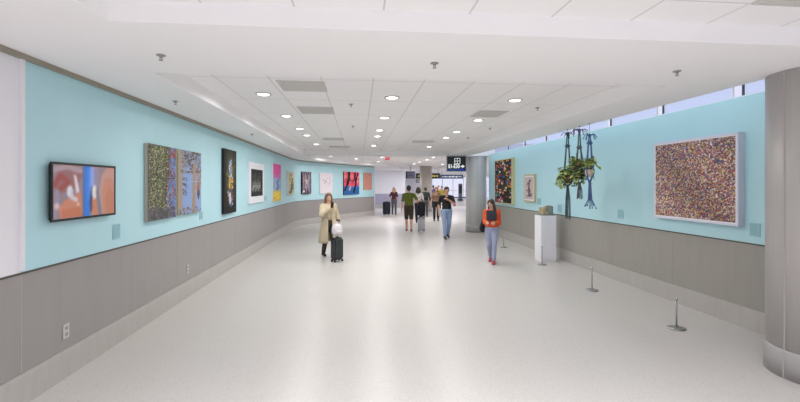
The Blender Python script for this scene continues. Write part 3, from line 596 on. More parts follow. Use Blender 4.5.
def planter(px, X, ztop_y, knot_y, pot_y, pot_r, tail0_y, tail_y, rope, hlabel, plabel, potm, style, spread, seed):
    q = random.Random(seed); u = (px - 400) / F; tt = X / (SN + u * CS); Y = tt * (CS - u * SN)
    Z = lambda y: zy(y, tt); zk, zp, z0, z1 = Z(knot_y), Z(pot_y), Z(tail0_y), Z(tail_y); zs = Z(ztop_y)
    t = thing('macrame_hanger', hlabel, 'plant hanger', (X, Y, WC), 0, 'macrame plant hangers'); g = lambda x, y, z: Vector((x, y, z - WC))
    bm = bmesh.new(); bm_cyl(bm, g(0, 0, WC), g(0, 0, zs - .01), .004, seg=8); bm_lathe(bm, [(.02, 0), (.02, -.01), (.006, -.014)], seg=14)
    obj('hanging_wire', bm, 'steel', t)
    bm = bmesh.new()                                          # bow and top knot
    bm_ell(bm, g(0, 0, zs - .02), (.03, .03, .035))
    for k in range(9):
        a = q.uniform(0, 6.28); L = q.uniform(.07, .16); pts = [g(0, 0, zs - .02), g(math.cos(a) * L * .6, math.sin(a) * L * .6, zs + .01), g(math.cos(a) * L, math.sin(a) * L, zs - q.uniform(.02, .12))]; tube(bm, pts, .006)
    obj('top_knot', bm, rope, t)
    for k in range(4):
        a = k * math.pi / 2 + .5; bm = bmesh.new(); ca, sa = math.cos(a), math.sin(a)
        for o_ in (0,):
            tube(bm, [g(o_ + .012 * ca, .012 * sa, zs - .03), g(o_ + .03 * ca, .03 * sa, zk), g(o_ + pot_r * .75 * ca, pot_r * .75 * sa, zp + pot_r * 1.9), g(o_ + pot_r * 1.03 * ca, pot_r * 1.03 * sa, zp + pot_r * .9), g(o_ + pot_r * 1.04 * ca, pot_r * 1.04 * sa, zp + pot_r * .1), g(o_ + pot_r * .75 * ca, pot_r * .75 * sa, zp - pot_r * .72), g(o_ + .015 * ca, .015 * sa, z0)], .0085)
        obj('cord', bm, rope, t)
    bm = bmesh.new(); bm_ell(bm, g(0, 0, zk), (.05, .05, .035)); obj('upper_knot', bm, rope, t)
    bm = bmesh.new(); bm_ell(bm, g(0, 0, z0), (.026, .026, .04)); kn_ = obj('lower_knot', bm, rope, t)
    bm = bmesh.new(); nn = 9 if style == 'spray' else 13
    for k in range(nn):
        a = k * 2.4; r0 = .012 + .012 * (k % 3)
        if style == 'split': r1 = r0 + .018; zz = z1 + q.uniform(0, .16)
        elif style == 'fringe': r1 = .03 + .02 * (k % 3) / 2; zz = z1 + q.uniform(0, .03)
        else: r1 = .05 + .05 * (k % 3) / 2; zz = z1 + q.uniform(0, .12)
        mz = z0 + (z1 - z0) * (.6 if style == 'spray' else .4); m1 = r0 if style == 'spray' else (r0 + r1) / 2
        tube(bm, [g(r0 * .5 * math.cos(a), r0 * .5 * math.sin(a), z0), g(m1 * math.cos(a), m1 * math.sin(a), mz), g(r1 * math.cos(a), r1 * math.sin(a), zz)], .0062)
        if style == 'spray': bm_ell(bm, g(r1 * math.cos(a), r1 * math.sin(a), zz), (.013, .013, .02), sub=1)
    obj('tassel', bm, rope, kn_)
    # plant in its pot
    pl = thing('hanging_plant', plabel, 'plant', (X, Y, zp - pot_r * .62), 0, 'hanging potted plants'); r = pot_r
    bm = bmesh.new(); bm_lathe(bm, [(r * .55, 0), (r * .8, r * .35), (r * .96, r * .8), (r * .9, r * 1.35), (r * .82, r * 1.5), (r * .74, r * 1.5), (r * .72, r * 1.3)], seg=32); pot_ = obj('pot', bm, potm, pl)
    bm = bmesh.new(); bm_lathe(bm, [(r * .72, r * 1.28), (r * .72, r * 1.34), (.01, r * 1.4)], seg=20); obj('soil', bm, 'soil', pot_)
    st = bmesh.new(); lf = bmesh.new(); N, reach, up, drop, off = spread
    for k in range(N):
        a = q.uniform(0, 6.28); e = q.uniform(.25, 1); R0 = reach * e
        c = Vector((math.cos(a), math.sin(a), 0)); base = c * r * .4 + Vector((0, 0, r * 1.35)); tip = Vector((c.x * R0, c.y * R0, r * 1.4 + q.uniform(-drop, up))) + Vector((off[0], off[1], off[2])) * e
        mid = (base + tip) / 2 + Vector((0, 0, .07 + .05 * e)); tube(st, [base, mid, tip], .0035, 5)
        for j in range(6):
            p = mid.lerp(tip, j / 5) if j else mid; dd = Vector((q.uniform(-1, 1), q.uniform(-1, 1), q.uniform(-.3, .7)))
            leaf(lf, p, dd, Vector((0, 0, 1)), q.uniform(.07, .115), q.uniform(.045, .075), q.choice([0, 0, 1, 1, 2]) if q.random() > .05 else 3)
    sm_ = obj('stems', st, 'leaf_dark', pl); obj('foliage', lf, ['leaf', 'leaf_lime', 'leaf_dark', 'leaf_brown'], sm_)
planter(567.5, 3.95, 133, 146, 180, .10, 186, 220.5, 'rope_green', 'grey-green macrame hanger with the longest tail, leftmost by the ceiling edge', 'trailing lime green plant in a brown pot in the left hanger', 'pot_terra', 'split', (46, .20, .12, .22, (-.03, .0, -.03)), 1)
planter(579.3, 3.95, 129.5, 147.5, 176, .105, 184, 199.5, 'rope_grey', 'grey macrame hanger with short thick tassel, between the other two', 'bushy leafy plant in a dark pot in the middle hanger', 'pot_dark', 'fringe', (54, .22, .26, .2, (.03, -.03, -.02)), 2)
planter(589.6, 3.95, 134.5, 143, 173.5, .078, 182, 211, 'rope_blue', 'blue macrame hanger with a frayed beaded tail, nearest the confetti picture', 'sparse dark leaved plant in a round pale pot in the blue hanger', 'pot_pale', 'spray', (16, .15, .14, .04, (.0, .05, .03)), 3)

# ------------------------------------------------------------------ signs
def text(body, size, m, parent, loc, name='lettering', extr=.003):
    c = bpy.data.curves.new(name, 'FONT'); c.body = body; c.size = size; c.extrude = extr; c.align_x = 'CENTER'; c.align_y = 'CENTER'; c.offset = .004 if size > .1 else 0; c.materials.append(M[m])
    tmp = bpy.data.objects.new('tmp', c); C.objects.link(tmp); dg = bpy.context.evaluated_depsgraph_get(); me = bpy.data.meshes.new_from_object(tmp.evaluated_get(dg)); bpy.data.objects.remove(tmp); bpy.data.curves.remove(c)
    me.name = name; o = bpy.data.objects.new(name, me); C.objects.link(o); o.parent = parent; o.location = loc; o.rotation_euler = (R(90), 0, 0); return o
SY = 14.55
def face_on(px0, px1, py0, py1, t):
    a, b = pt(px0, py1, t), pt(px1, py0, t); return (a + b) / 2, (b - a).xy.length, b.z - a.z
c, w, h = face_on(446.6, 466.2, 156.4, 171.4, 14.5)
t = thing('gate_sign', 'hanging black gate sign reading E1-E30 with arrow, beside the grey column', 'sign', c, -YAW)
bm = bmesh.new(); bm_box(bm, (0, .03, 0), (w - .03, .08, h)); sb_ = obj('sign_box', bm, 'sign_black', t)
bm = bmesh.new()
for s in (-1, 1): bm_box(bm, (s * (w / 2 + .0), .03, .02), (.028, .1, h + .06))
bm_box(bm, (0, .03, h / 2 + .02), (w, .1, .035))
for s in (-1, 1): bm_box(bm, (s * w * .4, .03, h / 2 + (2.83 - c.z - h / 2) / 2 + .01), (.03, .03, max(2.83 - c.z - h / 2, .02)))
obj('sign_frame', bm, 'sign_frame', t)
bm = bmesh.new(); bm_box(bm, (0, -.012, -h / 2 + h * .09), (w - .03, .004, h * .18)); obj('reflection_strip', bm, 'sign_blue', sb_)  # blue reflection at the sign's lower edge, painted as a strip
bm = bmesh.new(); bm_box(bm, (w * .26, -.014, -h / 2 + h * .13), (w * .2, .006, h * .1)); obj('blue_tab', bm, 'sign_tab', sb_)
bm = bmesh.new(); s_ = w * .27; cx, cz = w * .045, h * .19
for s in (-1, 1): bm_box(bm, (cx + s * s_ / 2, -.013, cz), (.017, .006, s_ + .017)); bm_box(bm, (cx, -.013, cz + s * s_ / 2), (s_ - .017, .006, .017))
bm_box(bm, (cx, -.013, cz), (.016, .006, s_ - .017)); bm_box(bm, (cx + s_ * .27, -.013, cz), (s_ * .4, .006, .016)); bm_box(bm, (cx - s_ * .27, -.013, cz), (s_ * .4, .006, .016))
obj('pictogram', bm, 'sign_white', sb_)
gt = text('E1-E30', .185, 'sign_white', sb_, (-w * .125, -.014, -h * .17)); gt.scale = (.76, 1, 1)
bm = bmesh.new(); a0 = w * .35; z_ = -h * .165
for P in ([(-.075, -.022), (.0, -.022), (.0, .022), (-.075, .022)], [(-.015, -.06), (.07, 0), (-.015, .06)]):
    fr = [bm.verts.new((a0 - .02 + x, -.016, z_ + z)) for x, z in P]; bk = [bm.verts.new((a0 - .02 + x, -.010, z_ + z)) for x, z in P]; bm.faces.new(fr); bm.faces.new(bk[::-1])
    for k in range(len(P)): bm.faces.new((fr[k], fr[(k + 1) % len(P)], bk[(k + 1) % len(P)], bk[k]))
obj('arrow', bm, 'sign_white', sb_)
# exit sign
c, w, h = face_on(385.0, 389.6, 156, 160.1, 18.2)
t = thing('exit_sign', 'small glowing red exit sign hanging under the ceiling', 'sign', c, -YAW)
bm = bmesh.new(); bm_box(bm, (0, .02, 0), (w, .05, h), bev=.004); sb_ = obj('sign_box', bm, 'exit', t)
bm = bmesh.new(); bm_cyl(bm, (0, .02, h / 2), (0, .02, 3.0 - c.z), .012); bm_box(bm, (0, .02, 3.0 - c.z - .008), (.1, .06, .016)); obj('mount', bm, 'white', t)
text('EXIT', .085, 'exit_text', sb_, (0, -.007, 0))
# directory banner behind the beige column
def banner(px0, px1, py0, py1, tt, m, label, marks, mm, name='directory_sign'):
    c, w, h = face_on(px0, px1, py0, py1, tt); t = thing(name, label, 'sign', c, -YAW)
    bm = bmesh.new(); bm_box(bm, (0, .06, 0), (w, .12, h), bev=.01); sb_ = obj('sign_box', bm, m, t)
    bm = bmesh.new()
    for s in (-1, 1): bm_cyl(bm, (s * w * .42, .06, h / 2), (s * w * .42, .06, 2.86 - c.z), .02, seg=8)
    obj('hanger_rod', bm, 'sign_frame', t)
    q = random.Random(int(px0)); bm = bmesh.new()
    for k in range(marks): bm_box(bm, (-w * .44 + w * .88 * (k + .5) / marks, -.002, q.uniform(-.04, .04) * h), (w * .88 / marks * q.uniform(.4, .8), .006, h * q.uniform(.24, .42)))
    obj('marks', bm, mm, sb_)
banner(416, 440, 173.3, 178.6, 29.5, 'sign_black', 'long black directory banner with yellow marks, behind the beige column', 12, 'sign_yellow')
banner(440.2, 463, 174.8, 178.6, 29.5, 'sign_blue', 'long blue directory banner with pale marks, under the gate sign', 14, 'sign_white')
banner(416, 420.2, 179.6, 182.6, 30.2, 'sign_black', 'small black hanging sign under the directory banner', 2, 'sign_white')
c, w, h = face_on(405.2, 415.2, 171.2, 178.6, 27)
t = thing('departure_screen', 'pale hanging display with a dark left edge beside the beige column', 'screen', c, -YAW - .5)
bm = bmesh.new(); bm_box(bm, (0, .05, 0), (w, .1, h), bev=.01); obj('casing', bm, mat('screen_casing', (150, 148, 160), .4), t)
bm = bmesh.new(); bm_box(bm, (-w * .4, -.004, 0), (w * .16, .01, h * .94)); obj('dark_panel', bm, 'black', t)
bm = bmesh.new()
for i in range(4): bm_box(bm, (w * .1, -.004, h * (.3 - .2 * i)), (w * .66, .01, h * .09))
obj('display_rows', bm, 'sign_blue', t)
bm = bmesh.new(); bm_cyl(bm, (0, .05, h / 2), (0, .05, 3.0 - c.z), .03, seg=10); obj('hanger_rod', bm, 'sign_frame', t)
# railing and kiosk by the far windows
c = pt(460.3, 190.2, 46)
t = thing('info_kiosk', 'slim grey upright kiosk in front of the far windows', 'kiosk', (c.x, c.y, 0), -YAW)
bm = bmesh.new(); bm_box(bm, (0, 0, 1.0), (.42, .2, 1.75), bev=.02); obj('body', bm, mat('kiosk_grey', (116, 116, 140), .5), t)
bm = bmesh.new(); bm_box(bm, (0, 0, .07), (.6, .45, .14), bev=.02); obj('base', bm, 'black', t)
bm = bmesh.new(); bm_box(bm, (0, -.105, 1.25), (.34, .012, .9)); obj('panel', bm, 'sign_black', t)
a, b = pt(440, 198, 44), pt(470, 198, 44)
t = thing('railing', 'low dark railing in front of the far windows', 'railing', (a.x, a.y, 0), math.atan2(b.y - a.y, b.x - a.x)); Lr = (b - a).xy.length
bm = bmesh.new(); bm_box(bm, (Lr / 2, 0, .42), (Lr, .06, .1)); obj('top_rail', bm, 'mullion', t)
for k in range(4):
    bm = bmesh.new(); bm_box(bm, (Lr * k / 3, 0, .19), (.05, .05, .37)); obj('post', bm, 'mullion', t)

# ------------------------------------------------------------------ people
def remesh(prims, voxel, it=3, cuts=(), flat=None):
    bm = bmesh.new()
    for p in prims:
        if p[0] == 'c':
            _, a, ra, b, rb = p; a, b = Vector(a), Vector(b)
            bm_ell(bm, a, (ra,) * 3, sub=3); bm_ell(bm, b, (rb,) * 3, sub=3)
            if (b - a).length > 1e-4: bm_cyl(bm, a, b, ra, rb, seg=24)
        else: bm_ell(bm, Vector(p[1]), p[2], p[3] if len(p) > 3 else None, sub=4)
    me = bpy.data.meshes.new('tmp'); bm.to_mesh(me); bm.free(); o = bpy.data.objects.new('tmp', me); C.objects.link(o)
    r = o.modifiers.new('r', 'REMESH'); r.mode = 'VOXEL'; r.voxel_size = voxel
    s = o.modifiers.new('s', 'SMOOTH'); s.iterations = it; s.factor = .5
    dg = bpy.context.evaluated_depsgraph_get(); m2 = bpy.data.meshes.new_from_object(o.evaluated_get(dg)); bpy.data.objects.remove(o); bpy.data.meshes.remove(me)
    b2 = bmesh.new(); b2.from_mesh(m2); bpy.data.meshes.remove(m2)
    for co_, no in cuts:
        g = bmesh.ops.bisect_plane(b2, geom=list(b2.verts) + list(b2.edges) + list(b2.faces), plane_co=co_, plane_no=no, clear_outer=True)
        bmesh.ops.holes_fill(b2, edges=[e for e in b2.edges if e.is_boundary], sides=0)
    for f in b2.faces: f.smooth = True
    return b2
def ik(a, b, l1, l2, pole):
    a, b = Vector(a), Vector(b); d = b - a; D = min(d.length, (l1 + l2) * .999); dn = d.normalized(); b = a + dn * D
    x = (l1 * l1 - l2 * l2 + D * D) / (2 * D); hh = math.sqrt(max(l1 * l1 - x * x, 0)); p = Vector(pole); p = (p - dn * p.dot(dn)).normalized()
    return a + dn * x + p * hh, b
HANDS = []
def person(label, loc, rotz, H, feet, hands, skin=(214, 170, 146), hair=(60, 44, 36), hair_style='short', top=None, sleeve='short', bottom=None, legs='long', shoe=(40, 40, 44), coat=None, head=(0, 0, 0), voxel=.006, curl=.5, fem=False, lean=0., extra=None):
    k = H / 1.70; L = lambda x, y, z: Vector((x, y, z))
    def ln(p): p = Vector(p); return Vector((p.x, p.y - math.tan(lean) * max(p.z - .9, 0), p.z))
    sw = .165 if fem else .185
    sk = mat('skin', skin, .55); hm = noisy('hair', hair, tuple(min(255, int(c * 1.25) + 4) for c in hair), 60, .6, stretch=(1, 1, .2))
    body = []; hd = Matrix.Rotation(head[2], 3, 'Z') @ Matrix.Rotation(head[0], 3, 'X') @ Matrix.Rotation(head[1], 3, 'Y'); nk = ln((0, .01, 1.45))
    hp = lambda p: nk + hd @ (Vector(p) - Vector((0, .01, 1.45)))
    hips = [L(s * .092, 0, .90) for s in (-1, 1)]; knees = []; ank = []; sh = []; elb = []; wri = []
    for i, s in enumerate((-1, 1)):
        f = Vector(feet[i][:3]); kn, an = ik(hips[i], (f.x, f.y, f.z + .085), .425, .405, (0, -1, .0)); knees.append(kn); ank.append(an)
        shp = ln((s * sw, .01, 1.365)); sh.append(shp); e_, w_ = ik(shp, hands[i][:3], .29, .25, hands[i][3] if len(hands[i]) > 3 else (s * .4, 1, -.3)); elb.append(e_); wri.append(w_)
    for i, s in enumerate((-1, 1)):
        body += [('c', hips[i], .088, knees[i], .055), ('c', knees[i], .054, knees[i].lerp(ank[i], .3) + Vector((0, .012, 0)), .054), ('c', knees[i].lerp(ank[i], .3) + Vector((0, .012, 0)), .054, ank[i], .036)]
        toe = ank[i] + Vector((0, -.13, -.055 + (feet[i][3] if len(feet[i]) > 3 else 0))); body += [('c', ank[i] + Vector((0, .02, -.035)), .038, toe, .03)]
        body += [('c', sh[i], .05, elb[i], .038), ('c', elb[i], .038, elb[i].lerp(wri[i], .3), .037), ('c', elb[i].lerp(wri[i], .3), .037, wri[i], .024)]
        d = (wri[i] - elb[i]).normalized(); inn = Vector((-s, 0, 0)); inn = inn - d * inn.dot(d); inn = inn.normalized() if inn.length > .2 else Vector((0, 1, 0)); sd = d.cross(inn).normalized()
        if sd.y > 0: sd = -sd                                   # thumb side points forward
        rot = Matrix((sd, d, inn)).transposed(); body.append(('e', wri[i] + d * .05, (.038, .052, .015), rot))
        for j, (o_, ll) in enumerate(((.031, .072), (.0105, .08), (-.0105, .074), (-.031, .058))):
            b0 = wri[i] + d * .085 + sd * o_; b1 = b0 + (d + inn * curl * .6).normalized() * ll * .5; b2_ = b1 + (d + inn * curl * 2).normalized() * ll * .5; body += [('c', b0 - d * .03, .0095, b0, .0095), ('c', b0, .0092, b1, .0088), ('c', b1, .0088, b2_, .0075)]
        b0 = wri[i] + d * .03 + sd * .028; b1 = b0 + (d * .6 + sd * .8 + inn * .3).normalized() * .042; b2_ = b1 + (d + sd * .25 + inn * .5).normalized() * .032; body += [('c', b0, .012, b1, .0105), ('c', b1, .0105, b2_, .0085)]
    tw = .93 if fem else 1.0
    body += [('e', ln((0, 0, .93)), (.158, .105, .13)), ('e', ln((0, 0, 1.08)), (.132 * tw, .094, .16)), ('e', ln((0, .005, 1.25)), (.158 * tw, .108, .17)), ('e', ln((0, .01, 1.355)), (.15 * tw, .075, .055)), ('c', sh[0], .05, sh[1], .05), ('c', sh[0], .04, ln((0, .02, 1.415)), .045), ('c', sh[1], .04, ln((0, .02, 1.415)), .045), ('c', ln((0, .015, 1.38)), .06, hp((0, .005, 1.5)), .052)]
    if fem: body += [('e', ln((s * .07, -.075, 1.25)), (.062, .055, .06)) for s in (-1, 1)]
    body += [('e', hp((0, .012, 1.605)), (.075, .094, .096), hd), ('e', hp((0, -.012, 1.555)), (.06, .075, .085), hd), ('e', hp((0, -.045, 1.505)), (.032, .03, .024), hd), ('c', hp((0, -.083, 1.595)), .009, hp((0, -.102, 1.562)), .013), ('e', hp((0, -.078, 1.527)), (.026, .014, .012), hd)]
    body += [('e', hp((s * .077, .015, 1.575)), (.012, .02, .032), hd) for s in (-1, 1)]
    bm = remesh(body, voxel, 2)
    for s in (-1, 1):
        bm_ell(bm, hp((s * .031, -.073, 1.592)), (.012, .010, .0062), hd, 1); bm_ell(bm, hp((s * .031, -.0825, 1.592)), (.0062, .004, .0056), hd, 2); bm_ell(bm, hp((s * .032, -.081, 1.612)), (.018, .007, .004), hd, 3)
    bm_ell(bm, hp((0, -.089, 1.527)), (.022, .006, .006), hd, 4)
    for v in bm.verts: v.co *= k
    o = obj('person', bm, [sk, mat('eye_white', (226, 222, 218), .3), mat('iris', (40, 30, 26), .3), hm, mat('lips', tuple(int(c * .78) for c in skin), .5)], None, loc, rotz)
    tag(o, label, 'person')
    def part(name, bm, m):
        for v in bm.verts: v.co *= k
        return obj(name, bm, m, o)
    # hair
    hr = [('e', hp((0, .028, 1.622)), (.085, .1, .093), hd)]
    if hair_style == 'short': hr += [('e', hp((0, .055, 1.57)), (.078, .066, .07), hd), ('e', hp((0, -.045, 1.672)), (.06, .05, .034), hd)]
    else:
        ll = {'long': 1.36, 'mid': 1.46}[hair_style]
        hr += [('c', hp((0, .06, 1.58)), .08, hp((0, .075, ll)), .075)] + [('c', hp((s * .07, .02, 1.61)), .035, hp((s * .095, .0, ll - .02)), .04) for s in (-1, 1)] + [('c', hp((s * .03, -.055, 1.675)), .03, hp((s * .076, -.02, 1.6)), .026) for s in (-1, 1)]
    part('hair', remesh(hr, .009, 3), hm)
    # trousers
    lw = {'long': 1.0, 'shorts': 1.06}[legs]; bt = [('e', (0, 0, .93), (.172, .12, .135)), ('e', ln((0, 0, 1.03)), (.15, .108, .05))]; cuts = [(Vector((0, 0, 1.06)), Vector((0, 0, 1)))]
    for i in (0, 1):
        if legs == 'long': bt += [('c', hips[i], .1, knees[i], .07), ('c', knees[i], .07, knees[i].lerp(ank[i], .9), .058)]
        else: bt += [('c', hips[i], .098, hips[i].lerp(knees[i], 1.0), .078)]
    part('trousers' if legs == 'long' else 'shorts', remesh(bt, .011, 3, cuts), bottom)
    for i in (0, 1):
        a = ank[i]; dz = feet[i][3] if len(feet[i]) > 3 else 0
        b = remesh([('c', a + Vector((0, .03, -.04)), .047, a + Vector((0, -.06, -.045 + dz * .5)), .044), ('c', a + Vector((0, -.06, -.045 + dz * .5)), .044, a + Vector((0, -.15, -.055 + dz)), .036)], .008, 2)
        mn = min(v.co.z for v in b.verts)
        if mn < 0:
            for v in b.verts: v.co.z = max(v.co.z, .001)
        part('shoe', b, mat('shoe', shoe, .6))
    # top
    tp = [('e', ln((0, 0, 1.0)), (.17, .12, .1)), ('e', ln((0, 0, 1.1)), (.157 * tw, .115, .16)), ('e', ln((0, .005, 1.25)), (.172 * tw, .122, .155)), ('e', ln((0, .01, 1.345)), (.16 * tw, .088, .062)), ('c', sh[0], .057, sh[1], .057), ('c', sh[0], .05, ln((0, .02, 1.395)), .06), ('c', sh[1], .05, ln((0, .02, 1.395)), .06)]
    if fem: tp += [('e', ln((s * .07, -.078, 1.25)), (.072, .065, .072)) for s in (-1, 1)]
    for i in (0, 1):
        if sleeve == 'short': tp += [('c', sh[i], .059, sh[i].lerp(elb[i], .78), .056)]
        elif sleeve == 'long': tp += [('c', sh[i], .059, elb[i], .054), ('c', elb[i], .055, elb[i].lerp(wri[i], .96), .042)]
        elif sleeve == 'puffy': tp += [('c', sh[i], .068, elb[i], .068), ('c', elb[i], .068, elb[i].lerp(wri[i], .9), .055)]
    if sleeve == 'puffy': tp += [('e', ln((0, 0, 1.2)), (.2, .15, .2)), ('e', ln((0, 0, 1.02)), (.195, .145, .1))]
    part({'puffy': 'jacket'}.get(sleeve, 'shirt'), remesh(tp, .011, 4, [(Vector((0, 0, .925)), Vector((0, 0, -1)))]), top)
    if coat:
        ct = [('e', ln((0, .01, 1.1)), (.185, .15, .2)), ('e', ln((0, .0, 1.25)), (.19, .165, .16)), ('c', sh[0], .066, sh[1], .066), ('c', sh[0], .055, ln((0, .025, 1.40)), .06), ('c', sh[1], .055, ln((0, .025, 1.40)), .06)]
        for i in (0, 1): ct += [('c', sh[i], .07, elb[i], .07), ('c', elb[i], .07, elb[i].lerp(wri[i], .94), .058)]
        cb = remesh(ct, .012, 4, [(Vector((0, 0, 1.0)), Vector((0, 0, -1)))])
        # long open skirt of the coat, hanging from the waist
        A = np.linspace(R(-90 + 16), R(270 - 16), 46); Z = np.linspace(1.04, .40, 12); sk_o = []
        for off in (0, -.016):
            rows = []
            for zi, z in enumerate(Z):
                f = zi / 11; rx, ry = .19 + .075 * f + off, .148 + .085 * f + off
                rows.append([cb.verts.new((rx * math.cos(a) * (1 + .03 * f * math.sin(9 * a)), .012 + ry * math.sin(a) * (1 + .03 * f * math.sin(7 * a + 1)), z)) for a in A])
            sk_o.append(rows)
        for s_i, rows in enumerate(sk_o):
            for r0, r1 in zip(rows, rows[1:]):
                for j in range(45): f = cb.faces.new((r0[j], r0[j + 1], r1[j + 1], r1[j])); f.smooth = True
        for zi in range(11):
            for j in (0, 45): cb.faces.new((sk_o[0][zi][j], sk_o[0][zi + 1][j], sk_o[1][zi + 1][j], sk_o[1][zi][j]))
        for j in range(45): cb.faces.new((sk_o[0][11][j], sk_o[0][11][j + 1], sk_o[1][11][j + 1], sk_o[1][11][j])); cb.faces.new((sk_o[0][0][j], sk_o[0][0][j + 1], sk_o[1][0][j + 1], sk_o[1][0][j]))
        ct_ = part('coat', cb, coat)
        lp = bmesh.new()
        for s in (-1, 1): bm_box(lp, ln((s * .06, -.152, 1.2)), (.055, .02, .30), Matrix.Rotation(s * .2, 3, 'Y'), bev=.006)
        part('lapel', lp, coat).parent = ct_
    o_hands = [wri[i] + (wri[i] - elb[i]).normalized() * .085 for i in (0, 1)]
    HANDS.clear(); HANDS.extend(o_hands)
    return o, k, Matrix.Translation(loc) @ Matrix.Rotation(rotz, 4, 'Z') @ Matrix.Scale(k, 4), hp
def fab(name, c, c2=None): return noisy(name, c, c2 or tuple(int(x * .92) for x in c), 25, .9, bump=.15)

def suitcase(loc, rotz, w, d, h, hh, m, label, mi='black', lean=0.):
    t = thing('suitcase', label, 'suitcase', loc, rotz, 'wheeled suitcases'); t.rotation_euler.x = lean
    bm = bmesh.new(); bm_box(bm, (0, 0, .05 + h / 2), (w, d, h), bev=min(d * .22, .05))
    for s in (-1, 1):
        for k in range(5): bm_box(bm, (-w * .32 + w * .16 * k, s * d / 2, .05 + h / 2), (w * .06, .012, h * .8), bev=.003)
    sh_ = obj('shell', bm, m, t)
    bm = bmesh.new(); bm_box(bm, (0, 0, .05 + h * .5), (w + .004, .014, h + .004), bev=.004); obj('zip_band', bm, 'black', sh_)
    bm = bmesh.new()
    for s in (-1, 1): bm_cyl(bm, (s * w * .26, d * .36, .05 + h * .9), (s * w * .26, d * .36, hh), .008, seg=10)
    bm_cyl(bm, (-w * .3, d * .36, hh), (w * .3, d * .36, hh), .014, seg=12); obj('handle', bm, 'steel', t)
    bm = bmesh.new(); bm_cyl(bm, (-w * .14, 0, .05 + h + .018), (w * .14, 0, .05 + h + .018), .01, seg=10)
    for s in (-1, 1): bm_cyl(bm, (s * w * .14, 0, .05 + h - .005), (s * w * .14, 0, .05 + h + .018), .01, seg=8)
    obj('carry_grip', bm, 'black', sh_)
    for sx in (-1, 1):
        for sy in (-1, 1):
            bm = bmesh.new(); bm_cyl(bm, (sx * w * .38 - .012, sy * d * .33, .026), (sx * w * .38 + .012, sy * d * .33, .026), .026, seg=16); bm_box(bm, (sx * w * .38, sy * d * .33, .048), (.03, .03, .022)); obj('wheel', bm, 'black', t)
    return t
def soft_bag(loc, rotz, dims, m, label, name='bag', cat='bag', strap=True, group=None):
    t = thing(name, label, cat, loc, rotz, group); w, d, h = dims
    b = remesh([('e', (0, 0, h / 2), (w / 2, d / 2, h / 2)), ('e', (0, 0, h * .32), (w * .48, d * .5, h * .3)), ('e', (0, 0, h * .7), (w * .42, d * .44, h * .26))], .012, 4, [(Vector((0, 0, .004)), Vector((0, 0, -1)))]); bd_ = obj('body', b, m, t)
    b = remesh([('e', (0, -d * .42, h * .34), (w * .34, d * .2, h * .2))], .012, 3); obj('pocket', b, m, bd_)
    if strap:
        bm = bmesh.new(); pts = [Vector((w * .26 * math.cos(a), 0, h * .92 + h * .2 * math.sin(a))) for a in np.linspace(0, math.pi, 10)]; tube(bm, pts, .01); obj('strap', bm, m, t)
    return t
def at(px, t): p = pt(px, HY, t); return Vector((p.x, p.y, 0))
def facing(p, extra=0): return math.atan2(p.y, p.x) - R(90) + extra       # local -Y towards the camera

# woman in the long coat, walking to the camera
p = floor_pt(328.5, 257.5); H = (257.5 - 193.2) / F * ((p.x * SN + p.y * CS))
rz = facing(p, R(18))
_, k, mx, hp = person('person in a long beige coat with long brown hair, hand at chin, pulling a suitcase', p, rz, H, [(-.09, .16, .03, .0), (.08, -.2, 0)], [(-.05, -.2, 1.30, (-1, .3, -.8)), (.29, -.02, .86)],
       skin=(212, 168, 144), hair=(104, 76, 58), hair_style='long', top=fab('knit_dark', (86, 74, 56)), sleeve='long', bottom=fab('trousers_dark', (66, 60, 54)), shoe=(46, 42, 44), coat=fab('coat_beige', (196, 182, 156), (188, 173, 147)), head=(R(8), 0, R(-6)), fem=True, curl=.9)
bm = bmesh.new(); bm_box(bm, (0, 0, .07), (.072, .011, .145), bev=.005)
ph = mx @ (HANDS[0] + Vector((0, -.03, -.03))); t = thing('phone', 'dark phone held to the chin of the person in the beige coat', 'phone', ph, rz); t.rotation_euler.x = R(12); obj('case', bm, 'black', t); bm = bmesh.new(); bm_box(bm, (0, -.0065, .07), (.064, .003, .135)); obj('display', bm, 'sign_black', t)
s = floor_pt(337, 261.5); suitcase(s, facing(s, R(35)), .27, .19, .50, .80, fab('case_charcoal', (64, 66, 68)), 'charcoal suitcase with a white bag on top, pulled by the person in beige')
soft_bag(s + Vector((0, 0, .585)), facing(s, R(35)), (.27, .19, .30), fab('tote_white', (220, 214, 216), (206, 200, 204)), 'soft white bag resting on the charcoal suitcase', 'tote_bag')

# maroon top, far left
p = at(394, 24.7); H = 1.60
person('person in a maroon top with fair hair, far away by the white wall', p, facing(p, R(10)), H, [(-.09, .1, .0), (.08, -.12, 0)], [(-.30, .05, .86), (.27, -.06, .84)], skin=(208, 164, 140), hair=(170, 140, 104), hair_style='mid', top=fab('top_maroon', (84, 48, 46)), bottom=fab('grey_trousers', (92, 88, 96)), shoe=(60, 56, 60), voxel=.009, fem=True)
s = at(386.6, 24.3); suitcase(s, facing(s, R(20)), .42, .27, .72, 1.0, fab('case_navy', (36, 40, 52)), 'dark navy suitcase beside the far person in maroon')
# green shirt, walking away
p = at(408.8, 15.8); p_g = p
person('person in an olive green t-shirt and dark shorts, seen from behind', p, facing(p, R(180)), 1.74, [(-.09, .14, .02, -.0), (.08, -.14, 0)], [(.0, 0, 0), (.0, 0, 0)] and [(-.36, -.02, .96), (.27, .02, .82)], skin=(206, 158, 134), hair=(38, 32, 30), top=fab('shirt_olive', (96, 108, 38)), bottom=fab('shorts_brown', (66, 56, 42)), legs='shorts', shoe=(150, 110, 104), voxel=.007)
